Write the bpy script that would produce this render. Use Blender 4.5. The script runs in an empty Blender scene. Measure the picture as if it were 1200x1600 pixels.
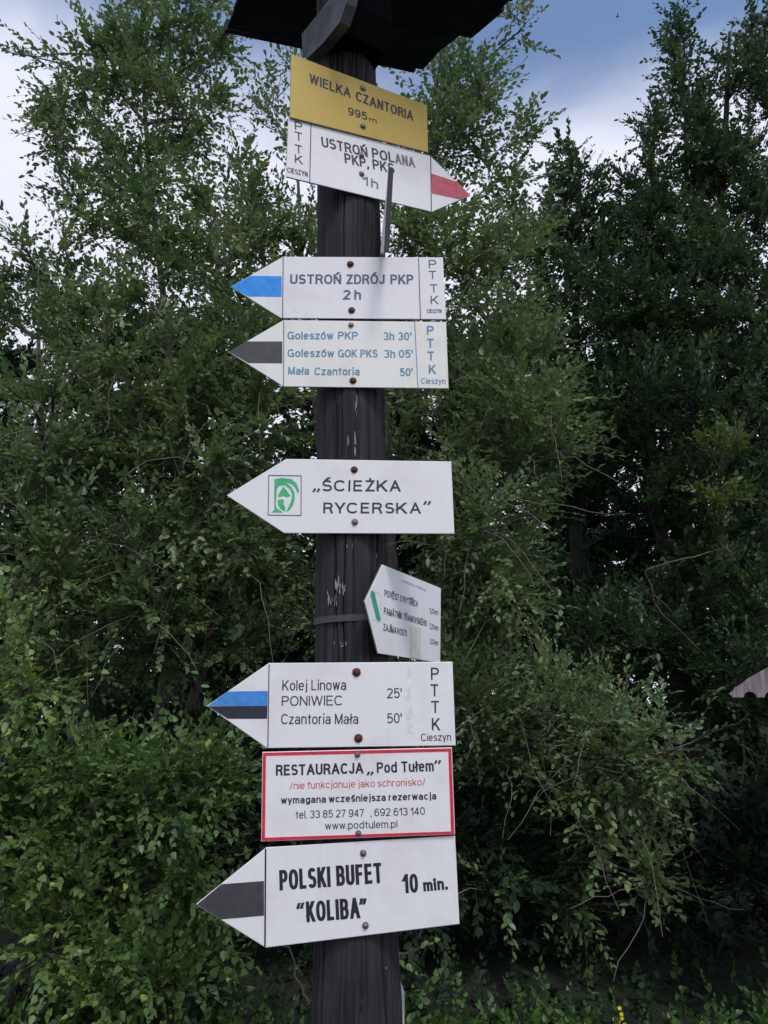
import bpy, bmesh, math, random
import numpy as np
from mathutils import Vector, Matrix

random.seed(7)
rng = np.random.default_rng(11)
R = math.radians
scene = bpy.context.scene
COL = scene.collection

# ------------------------------------------------------------------ camera
EYE = Vector((0.0, 0.0, 1.6))
PITCH = R(14.0)
F = 1155.0                      # focal length, in pixels of the 1200 x 1600 photograph
cam = bpy.data.cameras.new('camera')
camo = bpy.data.objects.new('camera', cam)
COL.objects.link(camo)
camo.location = EYE
camo.rotation_euler = (R(90) + PITCH, 0, 0)
cam.sensor_fit = 'VERTICAL'
cam.sensor_height = 32.0
cam.lens = F / 1600 * 32.0
cam.clip_start = 0.02
cam.clip_end = 3000
scene.camera = camo

# ------------------------------------------------------------------ sky, sun, exposure
SUN_EL, SUN_AZ = R(58), R(162)          # azimuth clockwise from +Y: high, behind the camera
w = bpy.data.worlds.new('World')
scene.world = w
w.use_nodes = True
nt = w.node_tree
nt.nodes.clear()
N, L = nt.nodes, nt.links
out = N.new('ShaderNodeOutputWorld')
bg = N.new('ShaderNodeBackground')
sky = N.new('ShaderNodeTexSky')
sky.sky_type = 'NISHITA'
sky.sun_disc = False
sky.sun_elevation = SUN_EL
sky.sun_rotation = SUN_AZ
sky.altitude = 900
sky.air_density = 1.0
sky.dust_density = 0.6
sky.ozone_density = 2.0
bg.inputs['Strength'].default_value = 0.15
tc = N.new('ShaderNodeTexCoord')
sep = N.new('ShaderNodeSeparateXYZ')
L.new(tc.outputs['Generated'], sep.inputs[0])
def wm(op, a, b=None, clamp=False):
    n = N.new('ShaderNodeMath'); n.operation = op; n.use_clamp = clamp
    for i, v in enumerate((a, b)):
        if v is None: continue
        if isinstance(v, (int, float)): n.inputs[i].default_value = v
        else: L.new(v, n.inputs[i])
    return n.outputs[0]
zc = wm('MAXIMUM', wm('ADD', sep.outputs['Z'], 0.18), 0.06)
cu = wm('DIVIDE', sep.outputs['X'], zc)
cv = wm('DIVIDE', sep.outputs['Y'], zc)
comb = N.new('ShaderNodeCombineXYZ')
L.new(cu, comb.inputs[0]); L.new(cv, comb.inputs[1])
comb.inputs[2].default_value = 0.0
SKY_OFF = (3.1, 1.7, 0.0)
mp = N.new('ShaderNodeMapping')
mp.inputs['Location'].default_value = SKY_OFF
L.new(comb.outputs[0], mp.inputs[0])
n1 = N.new('ShaderNodeTexNoise'); n1.inputs['Scale'].default_value = 1.1
n1.inputs['Detail'].default_value = 7; n1.inputs['Roughness'].default_value = 0.55
n1.inputs['Distortion'].default_value = 0.5
L.new(mp.outputs[0], n1.inputs['Vector'])
n2 = N.new('ShaderNodeTexNoise'); n2.inputs['Scale'].default_value = 3.4
n2.inputs['Detail'].default_value = 5
L.new(mp.outputs[0], n2.inputs['Vector'])
# cover: cloud banks, thicker towards the horizon
lift = wm('MAXIMUM', wm('MULTIPLY', wm('SUBTRACT', 0.705, sep.outputs['Z']), 2.6), -0.09)
cov = wm('ADD', n1.outputs['Fac'], lift)
mr = N.new('ShaderNodeMapRange'); mr.interpolation_type = 'SMOOTHSTEP'
mr.inputs['From Min'].default_value = 0.42; mr.inputs['From Max'].default_value = 0.70
mr.inputs['To Min'].default_value = 0.03
L.new(cov, mr.inputs['Value'])
cc = N.new('ShaderNodeMix'); cc.data_type = 'RGBA'
cc.inputs[6].default_value = (3.9, 4.1, 5.1, 1)
cc.inputs[7].default_value = (4.75, 4.8, 5.25, 1)
L.new(n2.outputs['Fac'], cc.inputs[0])
mx = N.new('ShaderNodeMix'); mx.data_type = 'RGBA'
L.new(mr.outputs['Result'], mx.inputs[0])
L.new(sky.outputs[0], mx.inputs[6]); L.new(cc.outputs[2], mx.inputs[7])
L.new(mx.outputs[2], bg.inputs[0]); L.new(bg.outputs[0], out.inputs[0])

sun = bpy.data.lights.new('sun', 'SUN')
sun.energy = 1.5
sun.angle = R(14)
sun.color = (1.0, 0.95, 0.88)
suno = bpy.data.objects.new('sun', sun)
COL.objects.link(suno)
sdir = Vector((math.sin(SUN_AZ) * math.cos(SUN_EL), math.cos(SUN_AZ) * math.cos(SUN_EL), math.sin(SUN_EL)))
suno.rotation_euler = sdir.to_track_quat('Z', 'Y').to_euler()

scene.view_settings.view_transform = 'Standard'
scene.view_settings.look = 'None'
scene.view_settings.gamma = 1.0
scene.view_settings.use_curve_mapping = False
scene.view_settings.exposure = 0.42
scene.render.engine = 'CYCLES'
scene.render.resolution_x = 768
scene.render.resolution_y = 1024
scene.cycles.transparent_max_bounces = 8
scene.cycles.max_bounces = 6

# ------------------------------------------------------------------ helpers
CP, SP = math.cos(PITCH), math.sin(PITCH)
def ray(px, py):
    v = (800.0 - py) / F
    return Vector(((px - 600.0) / F, CP - v * SP, SP + v * CP))
def at(px, py, Y):
    r = ray(px, py)
    return EYE + r * (Y / r.y)
def hit(px, py, plane):
    p, n = plane
    r = ray(px, py)
    return EYE + r * ((p - EYE).dot(n) / r.dot(n))

def mesh_obj(name, verts, faces, mat=None, parent=None, smooth=False, mats=None):
    me = bpy.data.meshes.new(name)
    me.from_pydata([tuple(v) for v in verts], [], faces)
    if mat: me.materials.append(mat)
    if smooth: me.polygons.foreach_set('use_smooth', [True] * len(me.polygons))
    me.update()
    o = bpy.data.objects.new(name, me)
    COL.objects.link(o)
    if parent: o.parent = parent
    return o
def tag(o, label=None, cat=None, group=None, kind=None):
    if label: o['label'] = label
    if cat: o['category'] = cat
    if group: o['group'] = group
    if kind: o['kind'] = kind
    return o
def empty(name, loc=(0, 0, 0)):
    o = bpy.data.objects.new(name, None)
    COL.objects.link(o)
    o.location = loc
    o.empty_display_size = 0.05
    return o
def adopt(child, parent):
    """parent to an Empty that is only translated, keeping world position"""
    child.parent = parent
    child.matrix_parent_inverse = Matrix.Translation(parent.location).inverted()

class MB:
    def __init__(s): s.v = []; s.f = []
    def add(s, vs, fs):
        k = len(s.v); s.v += [Vector(v) for v in vs]; s.f += [tuple(i + k for i in f) for f in fs]
    def box(s, c, ax, ay, az):
        c = Vector(c); vs = []
        for k in (-1, 1):
            for j in (-1, 1):
                for i in (-1, 1): vs.append(c + ax * i + ay * j + az * k)
        s.add(vs, [(0, 2, 3, 1), (4, 5, 7, 6), (0, 1, 5, 4), (2, 6, 7, 3), (0, 4, 6, 2), (1, 3, 7, 5)])
    def prism(s, poly, d):
        n = len(poly); d = Vector(d)
        vs = [Vector(p) for p in poly] + [Vector(p) + d for p in poly]
        s.add(vs, [tuple(range(n)), tuple(range(2 * n - 1, n - 1, -1))] +
              [(i, i + n, (i + 1) % n + n, (i + 1) % n) for i in range(n)])
    def tube(s, pts, rad, sides=6, cap=True):
        pts = [Vector(p) for p in pts]; vs = []; n = len(pts)
        t0 = (pts[1] - pts[0]).normalized()
        u = t0.orthogonal().normalized()
        for i, p in enumerate(pts):
            t = (pts[min(i + 1, n - 1)] - pts[max(i - 1, 0)]).normalized()
            u = (u - t * u.dot(t)).normalized(); v = t.cross(u)
            r = rad[i] if hasattr(rad, '__len__') else rad
            for k in range(sides):
                a = 2 * math.pi * k / sides
                vs.append(p + (u * math.cos(a) + v * math.sin(a)) * r)
        fs = []
        for i in range(n - 1):
            for k in range(sides):
                a, b = i * sides + k, i * sides + (k + 1) % sides
                fs.append((a, b, b + sides, a + sides))
        if cap:
            fs.append(tuple(range(sides - 1, -1, -1))); fs.append(tuple(range((n - 1) * sides, n * sides)))
        s.add(vs, fs)
    def build(s, name, mat, parent=None, smooth=False):
        return mesh_obj(name, s.v, s.f, mat, parent, smooth)

# ------------------------------------------------------------------ materials
def new_mat(name):
    m = bpy.data.materials.new(name); m.use_nodes = True
    t = m.node_tree
    return m, t, t.nodes['Principled BSDF']
def ramp(t, fac, stops):
    r = t.nodes.new('ShaderNodeValToRGB')
    while len(r.color_ramp.elements) < len(stops): r.color_ramp.elements.new(0.5)
    for e, (p, c) in zip(r.color_ramp.elements, stops):
        e.position = p; e.color = (*c, 1)
    t.links.new(fac, r.inputs[0])
    return r.outputs[0]
def noise(t, scale, detail=5, vec=None, rough=0.55, stretch=None, dist=0.0):
    n = t.nodes.new('ShaderNodeTexNoise')
    n.inputs['Scale'].default_value = scale; n.inputs['Detail'].default_value = detail
    n.inputs['Roughness'].default_value = rough; n.inputs['Distortion'].default_value = dist
    g = t.nodes.new('ShaderNodeNewGeometry')
    src = g.outputs['Position']
    if stretch:
        mpn = t.nodes.new('ShaderNodeMapping'); mpn.inputs['Scale'].default_value = stretch
        t.links.new(src, mpn.inputs[0]); src = mpn.outputs[0]
    t.links.new(src, n.inputs['Vector'])
    return n.outputs['Fac']
def mixc(t, fac, a, b, blend='MIX'):
    m = t.nodes.new('ShaderNodeMix'); m.data_type = 'RGBA'; m.blend_type = blend
    if isinstance(fac, (int, float)): m.inputs[0].default_value = fac
    else: t.links.new(fac, m.inputs[0])
    for k, v in ((6, a), (7, b)):
        if isinstance(v, tuple): m.inputs[k].default_value = (*v, 1)
        else: t.links.new(v, m.inputs[k])
    return m.outputs[2]
def bump(t, b, h, strength=0.3, dist=0.01):
    bp = t.nodes.new('ShaderNodeBump'); bp.inputs['Strength'].default_value = strength
    bp.inputs['Distance'].default_value = dist
    t.links.new(h, bp.inputs['Height']); t.links.new(bp.outputs[0], b.inputs['Normal'])

def wood_mat(name, dark, light, scar=None, stretch=(45, 45, 1.6), spec=.3):
    m, t, b = new_mat(name)
    g = noise(t, 1.0, 8, stretch=stretch, rough=0.65)
    c = ramp(t, g, [(0.3, dark), (0.62, light), (0.8, tuple(x * 1.25 for x in light))])
    big = noise(t, 5, 4)
    c = mixc(t, 0.5, c, ramp(t, big, [(0.3, (0.55, 0.55, 0.6)), (0.7, (1.2, 1.15, 1.1))]), 'MULTIPLY')
    if scar:
        s1 = noise(t, 1.0, 6, stretch=(30, 30, 6), rough=0.7)
        f = ramp(t, s1, [(0.70, (0, 0, 0)), (0.76, (1, 1, 1))])
        c = mixc(t, f, c, scar)
    t.links.new(c, b.inputs['Base Color'])
    b.inputs['Roughness'].default_value = 0.8
    b.inputs['Specular IOR Level'].default_value = spec
    bump(t, b, g, 0.5, 0.004)
    return m
M = {}
M['post'] = wood_mat('dark_stained_wood', (0.010, 0.009, 0.011), (0.047, 0.044, 0.050), scar=(0.10, 0.10, 0.11), stretch=(90, 90, 2.2), spec=.15)
M['roofwood'] = wood_mat('black_stained_wood', (0.016, 0.018, 0.024), (0.05, 0.052, 0.066), stretch=(4, 40, 40), spec=.1)
M['roofshade'] = wood_mat('shade_black_wood', (0.004, 0.004, 0.005), (0.008, 0.008, 0.010), spec=.03)  # wood coloured near black to carry the shade under the post roof
M['bracket'] = wood_mat('grey_bracket_wood', (0.045, 0.047, 0.056), (0.11, 0.112, 0.125), stretch=(20, 6, 20))
M['greywood'] = wood_mat('weathered_grey_wood', (0.13, 0.12, 0.12), (0.34, 0.31, 0.31), stretch=(60, 60, 5))
M['bark'] = wood_mat('bark', (0.035, 0.03, 0.026), (0.11, 0.1, 0.09), stretch=(25, 25, 8))
M['willowbark'] = wood_mat('willow_bark', (0.05, 0.045, 0.04), (0.16, 0.145, 0.125), stretch=(25, 25, 8))
M['darkbark'] = wood_mat('dark_bark', (0.014, 0.013, 0.012), (0.045, 0.042, 0.038), stretch=(25, 25, 8), spec=.1)
M['redbark'] = wood_mat('reddish_bark', (0.05, 0.03, 0.026), (0.18, 0.12, 0.095), stretch=(25, 25, 8))
M['palebark'] = wood_mat('pale_bark', (0.10, 0.09, 0.08), (0.24, 0.21, 0.18), stretch=(25, 25, 8))

def paint_mat(name, col, dirt=0.12, rough=0.38, dirtcol=(0.45, 0.42, 0.36)):
    m, t, b = new_mat(name)
    a = noise(t, 9, 6, rough=0.65)
    f = ramp(t, a, [(0.5, (0, 0, 0)), (0.85, (dirt * 3,) * 3)])
    s = noise(t, 1, 5, stretch=(70, 70, 5), rough=0.6)
    f2 = ramp(t, s, [(0.55, (0, 0, 0)), (0.8, (dirt,) * 3)])
    c = mixc(t, f, col, tuple(x * y / 0.8 + 0.0 for x, y in zip(col, dirtcol)))
    c = mixc(t, f2, c, dirtcol)
    sp = noise(t, 260, 2)
    f3 = ramp(t, sp, [(0.76, (0, 0, 0)), (0.8, (0.5, 0.5, 0.5))])
    c = mixc(t, f3, c, (0.12, 0.11, 0.1))
    t.links.new(c, b.inputs['Base Color'])
    b.inputs['Roughness'].default_value = rough
    bump(t, b, noise(t, 40, 3), 0.04, 0.002)
    return m
def flat_mat(name, col, rough=0.45, metal=0.0, wear=None):
    m, t, b = new_mat(name)
    a = noise(t, 60, 4)
    lo = tuple(x * 0.85 for x in col); hi = tuple(min(1, x * 1.12) for x in col)
    c = ramp(t, a, [(0.35, lo), (0.65, hi)])
    if wear:
        s = noise(t, 190, 3, rough=0.7)
        f = ramp(t, s, [(0.66, (0, 0, 0)), (0.72, (0.8, 0.8, 0.8))])
        c = mixc(t, f, c, wear)
    t.links.new(c, b.inputs['Base Color'])
    b.inputs['Roughness'].default_value = rough
    b.inputs['Metallic'].default_value = metal
    return m
M['white'] = paint_mat('white_enamel', (0.80, 0.80, 0.82))
M['cream'] = paint_mat('offwhite_enamel', (0.80, 0.81, 0.77), dirt=0.15)
M['yellow'] = paint_mat('yellow_enamel', (0.54, 0.385, 0.07), dirt=0.12, dirtcol=(0.4, 0.32, 0.1))
M['edge'] = flat_mat('grey_panel_edge', (0.22, 0.22, 0.23), 0.5, 0.3)
M['black'] = flat_mat('black_print', (0.022, 0.022, 0.03))
M['worn_black'] = flat_mat('worn_black_print', (0.03, 0.03, 0.042), wear=(0.2, 0.2, 0.22))
M['faded'] = flat_mat('faded_black_print', (0.16, 0.16, 0.17), wear=(0.6, 0.6, 0.6))
M['greyprint'] = flat_mat('grey_print', (0.13, 0.13, 0.15), wear=(0.4, 0.4, 0.4))
M['stripe_grey'] = flat_mat('dark_grey_stripe_paint', (0.055, 0.055, 0.062))
M['violet'] = flat_mat('violet_blue_print', (0.085, 0.085, 0.19))
M['lightblue'] = flat_mat('faded_blue_print', (0.11, 0.26, 0.42))
M['blue'] = flat_mat('bright_blue_paint', (0.012, 0.27, 0.82))
M['blue2'] = flat_mat('mid_blue_paint', (0.05, 0.25, 0.66))
M['navy'] = flat_mat('blue_black_paint', (0.02, 0.022, 0.04))
M['red'] = flat_mat('faded_red_paint', (0.52, 0.095, 0.12))
M['redborder'] = flat_mat('red_border_print', (0.66, 0.025, 0.06))
M['redprint'] = flat_mat('red_print', (0.66, 0.04, 0.05))
M['green'] = flat_mat('green_print', (0.05, 0.47, 0.2))
M['green2'] = flat_mat('sea_green_paint', (0.005, 0.36, 0.2))
M['tape'] = flat_mat('old_tape_residue', (0.70, 0.68, 0.61))
M['stain'] = flat_mat('faint_scuffed_tape', (0.75, 0.755, 0.76))
M['rust'] = flat_mat('rusty_bolt', (0.09, 0.03, 0.02), 0.7, 0.3, wear=(0.25, 0.1, 0.05))
M['steel'] = flat_mat('dull_zinc_screw', (0.2, 0.2, 0.19), 0.45, 0.7, wear=(0.07, 0.05, 0.04))
M['halo'] = flat_mat('rust_bleed', (0.52, 0.45, 0.34), 0.6)
M['scar'] = flat_mat('bare_scraped_wood', (0.27, 0.26, 0.27), 0.8)
M['edge2'] = flat_mat('dark_board_edge', (0.028, 0.03, 0.033), 0.8, wear=(0.1, 0.1, 0.1))
M['strap'] = flat_mat('dark_steel_strap', (0.06, 0.06, 0.066), 0.8, 0.0)

def leaf_mat(name, cols, trans=0.28, spec=0.45, rough=0.42):
    """cols: colour stops read from each leaf's own random tint"""
    m, t, b = new_mat(name)
    at_ = t.nodes.new('ShaderNodeAttribute'); at_.attribute_name = 'tint'
    c = ramp(t, at_.outputs['Fac'], cols)
    b.inputs['Roughness'].default_value = rough
    b.inputs['Specular IOR Level'].default_value = spec
    t.links.new(c, b.inputs['Base Color'])
    tr = t.nodes.new('ShaderNodeBsdfTranslucent')
    hs = t.nodes.new('ShaderNodeHueSaturation'); hs.inputs['Value'].default_value = 1.5
    hs.inputs['Saturation'].default_value = 1.15
    t.links.new(c, hs.inputs['Color']); t.links.new(hs.outputs[0], tr.inputs[0])
    ms = t.nodes.new('ShaderNodeMixShader'); ms.inputs[0].default_value = trans
    t.links.new(b.outputs[0], ms.inputs[1]); t.links.new(tr.outputs[0], ms.inputs[2])
    t.links.new(ms.outputs[0], t.nodes['Material Output'].inputs[0])
    return m
M['willow'] = leaf_mat('willow_leaf', [(0.0, (0.056, 0.104, 0.045)), (0.5, (0.122, 0.19, 0.074)),
                                       (0.9, (0.21, 0.275, 0.115)), (0.998, (0.18, 0.20, 0.10)), (1.0, (0.40, 0.16, 0.07))])
M['beech'] = leaf_mat('beech_leaf', [(0.0, (0.018, 0.044, 0.02)), (0.6, (0.044, 0.08, 0.034)), (1.0, (0.11, 0.16, 0.05))])
M['shade'] = leaf_mat('shade_toned_leaf', [(0.0, (0.010, 0.023, 0.012)), (0.7, (0.022, 0.042, 0.020)), (1.0, (0.05, 0.085, 0.035))], trans=.15, spec=.15, rough=.6)  # deep shade under the trees is put into this leaf colour
M['beechlight'] = leaf_mat('light_beech_leaf', [(0.0, (0.06, 0.10, 0.03)), (1.0, (0.14, 0.19, 0.05))], trans=0.35)
M['birch'] = leaf_mat('birch_leaf', [(0.0, (0.06, 0.115, 0.036)), (0.6, (0.12, 0.205, 0.06)),
                                     (0.94, (0.24, 0.33, 0.08)), (0.988, (0.24, 0.33, 0.07)), (1.0, (0.5, 0.5, 0.10))])
M['weed'] = leaf_mat('weed_leaf', [(0.0, (0.035, 0.08, 0.02)), (1.0, (0.09, 0.17, 0.04))], trans=0.35)
M['petal'] = flat_mat('yellow_petal', (0.75, 0.6, 0.03), 0.6)

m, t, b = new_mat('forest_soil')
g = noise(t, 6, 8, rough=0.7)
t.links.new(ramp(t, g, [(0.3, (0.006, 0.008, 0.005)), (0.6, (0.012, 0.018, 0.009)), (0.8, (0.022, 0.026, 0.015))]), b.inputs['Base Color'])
b.inputs['Roughness'].default_value = 0.95
bump(t, b, g, 0.6, 0.05)
M['soil'] = m

# ------------------------------------------------------------------ ground
gv, gf = [], []
rings = [0, 1, 2, 3, 4, 5, 6, 7, 8, 10, 12, 15, 20, 30, 60, 150, 400, 1500]
segs = 48
for i, r in enumerate(rings):
    for k in range(segs):
        a = 2 * math.pi * k / segs
        x, y = r * math.cos(a), r * math.sin(a)
        h = 0.05 * math.sin(x * 1.3 + 0.4) * math.cos(y * 1.1) * min(1, r / 3)
        if r > 20: h -= (r - 20) * 0.06 if r < 150 else 7.8 + (r - 150) * 0.02
        gv.append((x, y, h))
for i in range(len(rings) - 1):
    for k in range(segs):
        a, b_ = i * segs + k, i * segs + (k + 1) % segs
        gf.append((a, a + segs, b_ + segs, b_))
o = mesh_obj('ground', gv, gf, M['soil'], smooth=True)
tag(o, kind='structure')

# ------------------------------------------------------------------ foliage engine
def leaf_template(kind):
    # base, left1, left2, tip, right2, right1 ; leaf along +X, normal +Z, unit length
    if kind == 'willow': p = [(0, 0, 0), (.30, .24, .05), (.68, .23, .03), (1, 0, -.10), (.68, -.23, .03), (.30, -.24, .05)]
    elif kind == 'plain': p = [(0, 0, 0), (.48, .27, .03), (1, 0, -.08), (.48, -.27, .03)]
    elif kind == 'birch': p = [(0, 0, 0), (.16, .34, .06), (.45, .33, .04), (1, 0, -.12), (.45, -.33, .04), (.16, -.34, .06)]
    else: p = [(0, 0, 0), (.28, .25, .05), (.64, .25, .03), (1, 0, -.08), (.64, -.25, .03), (.28, -.25, .05)]
    return np.array(p, dtype=np.float64)

def norm(a): return a / (np.linalg.norm(a, axis=-1, keepdims=True) + 1e-9)

def make_sprig(r, kind, n, length, leaf):
    """local sprig: stem along +X, up +Z. returns stem pts, leaf positions, leaf matrices (3x3)"""
    t = np.linspace(0, 1, 6)
    bend = r.uniform(-.22, .10); side = r.uniform(-.18, .18)
    stem = np.stack([t * length, side * length * t ** 2, bend * length * t ** 2], 1)
    P, Ms = [], []
    for i in range(n):
        s = 0.12 + 0.88 * (i + r.uniform(-.3, .3)) / max(1, n - 1)
        s = min(max(s, 0.05), 1.0)
        p = np.array([s * length, side * length * s * s, bend * length * s * s])
        sg = 1 if i % 2 == 0 else -1
        ang = r.uniform(.5, 1.15) * (1 - .5 * s) * sg + side * s
        el = r.uniform(-.55, .55)
        ax = np.array([math.cos(ang) * math.cos(el), math.sin(ang) * math.cos(el), math.sin(el)])
        up = np.array([r.uniform(-.6, .6), r.uniform(-.6, .6), 1.0])
        ys = np.cross(up, ax); ys /= np.linalg.norm(ys)
        zs = np.cross(ax, ys)
        sc = leaf * r.uniform(.45, 1.2) * (1 - 0.25 * s)
        P.append(p + r.normal(0, .004, 3)); Ms.append(np.stack([ax, ys, zs], 1) * sc)
    return stem, np.array(P), np.array(Ms)

class Foliage:
    def __init__(s, kind, seed, n=13, length=.30, leaf=.058, variants=10):
        s.kind = kind; s.r = np.random.default_rng(seed)
        s.var = [make_sprig(s.r, kind, int(n * s.r.uniform(.75, 1.25)), length * s.r.uniform(.75, 1.3), leaf) for _ in range(variants)]
        s.pos = []; s.dir = []; s.scale = []
    def place(s, p, d, sc=1.0):
        s.pos.append(p); s.dir.append(d); s.scale.append(sc)
    def bake(s):
        pos = np.array(s.pos); d = norm(np.array(s.dir)); sc = np.array(s.scale)
        n = len(pos); r = s.r
        up = np.array([0, 0, 1.0]) + r.normal(0, .35, (n, 3))
        y = norm(np.cross(up, d)); z = np.cross(d, y)
        B = np.stack([d, y, z], 2) * sc[:, None, None]
        vi = r.integers(0, len(s.var), n)
        LP, LM, SV = [], [], []
        for k, (stem, P, Ms) in enumerate(s.var):
            idx = np.where(vi == k)[0]
            if not len(idx): continue
            b = B[idx]
            LP.append((np.einsum('nij,mj->nmi', b, P) + pos[idx][:, None]).reshape(-1, 3))
            LM.append(np.einsum('nij,mjk->nmik', b, Ms).reshape(-1, 3, 3))
            SV.append((np.einsum('nij,mj->nmi', b, stem) + pos[idx][:, None]))
        s.LP = np.concatenate(LP); s.LM = np.concatenate(LM); s.SV = np.concatenate(SV)
        q = s.LP
        cl = (np.sin(q[:, 0] * 4.1 + q[:, 2] * 2.3) + np.sin(q[:, 1] * 3.7 - q[:, 2] * 4.9 + 1.3) + np.sin(q[:, 0] * 7.9 - q[:, 1] * 6.1 + q[:, 2] * 8.3)) / 6 + .5
        u = r.random(len(q))
        s.tint = np.where(u > .988, u, np.clip(.5 * cl + .55 * u - .03, 0, .93))

def np_mesh(name, V, quads, mat, tint=None, ntri=None):
    me = bpy.data.meshes.new(name)
    nq = len(quads)
    me.vertices.add(len(V)); me.vertices.foreach_set('co', np.ascontiguousarray(V, dtype=np.float32).ravel())
    me.loops.add(nq * 4); me.loops.foreach_set('vertex_index', quads.astype(np.int32).ravel())
    me.polygons.add(nq)
    me.polygons.foreach_set('loop_start', np.arange(nq, dtype=np.int32) * 4)
    me.polygons.foreach_set('loop_total', np.full(nq, 4, dtype=np.int32))
    if tint is not None:
        a = me.attributes.new('tint', 'FLOAT', 'FACE'); a.data.foreach_set('value', tint.astype(np.float32))
    me.materials.append(mat)
    me.update(calc_edges=True)
    return me

def bake_leaves(name, fo, mat, keep, parent):
    T = leaf_template(fo.kind)
    P, Mx, ti = fo.LP[keep], fo.LM[keep], fo.tint[keep]
    V = (np.einsum('nij,mj->nmi', Mx, T) + P[:, None]).reshape(-1, 3)
    n = len(P); b = np.arange(n)[:, None] * len(T)
    if len(T) == 4: q = (b + np.array([[0, 3, 2, 1]])); me = np_mesh(name, V, q, mat, ti)
    else:
        q = np.concatenate([b + np.array([[0, 3, 2, 1]]), b + np.array([[0, 5, 4, 3]])], 1).reshape(-1, 4)
        me = np_mesh(name, V, q, mat, np.repeat(ti, 2))
    o = bpy.data.objects.new(name, me); COL.objects.link(o)
    adopt(o, parent); o['kind'] = 'stuff'
    return o

def tubes_np(paths, radii, sides):
    """paths (n,k,3), radii (n,k) -> verts, quads"""
    n, k, _ = paths.shape
    t = norm(np.gradient(paths, axis=1))
    ref = np.where(np.abs(t[..., 2:3]) > .9, np.array([1.0, 0, 0]), np.array([0, 0, 1.0]))
    u = norm(np.cross(ref, t)); v = np.cross(t, u)
    a = 2 * np.pi * np.arange(sides) / sides
    V = paths[:, :, None] + radii[:, :, None, None] * (u[:, :, None] * np.cos(a)[None, None, :, None] + v[:, :, None] * np.sin(a)[None, None, :, None])
    V = V.reshape(-1, 3)
    i = np.arange(n)[:, None, None] * k * sides + np.arange(k - 1)[None, :, None] * sides
    j = np.arange(sides)[None, None, :]; j2 = (j + 1) % sides
    q = np.stack([i + j, i + j2, i + j2 + sides, i + j + sides], -1).reshape(-1, 4)
    return V, q

LEAF_PROTO = {}
def leaf_proto(kind, mat, tint):
    key = (kind, mat.name, round(tint * 9))
    if key not in LEAF_PROTO:
        T = leaf_template(kind)
        LEAF_PROTO[key] = np_mesh('leaf', T, np.array([[0, 3, 2, 1], [0, 5, 4, 3]]), mat, np.full(2, min(.93, round(tint * 9) / 9)))
    return LEAF_PROTO[key]

def project(P):
    x, y, z = P[:, 0], P[:, 1], P[:, 2] - EYE.z
    d = y * CP + z * SP; v = -y * SP + z * CP
    return 600 + F * x / d, 800 - F * v / d, d

def curve_path(a, b, k, r, sag=.0, wob=.06, start=None):
    a = np.array(a, float); b = np.array(b, float)
    d = np.linalg.norm(b - a)
    mid = (a + b) / 2 + r.normal(0, wob * d, 3)
    if start is not None: mid = a + start * d * .45 + (b - a) * .12
    mid[2] += sag * d
    t = np.linspace(0, 1, k)[:, None]
    p = (1 - t) ** 2 * a + 2 * t * (1 - t) * mid + t ** 2 * b
    w_ = r.normal(0, wob * .12 * d, (k, 3)); w_[0] = 0; w_[-1] = 0
    return p + w_

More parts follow.
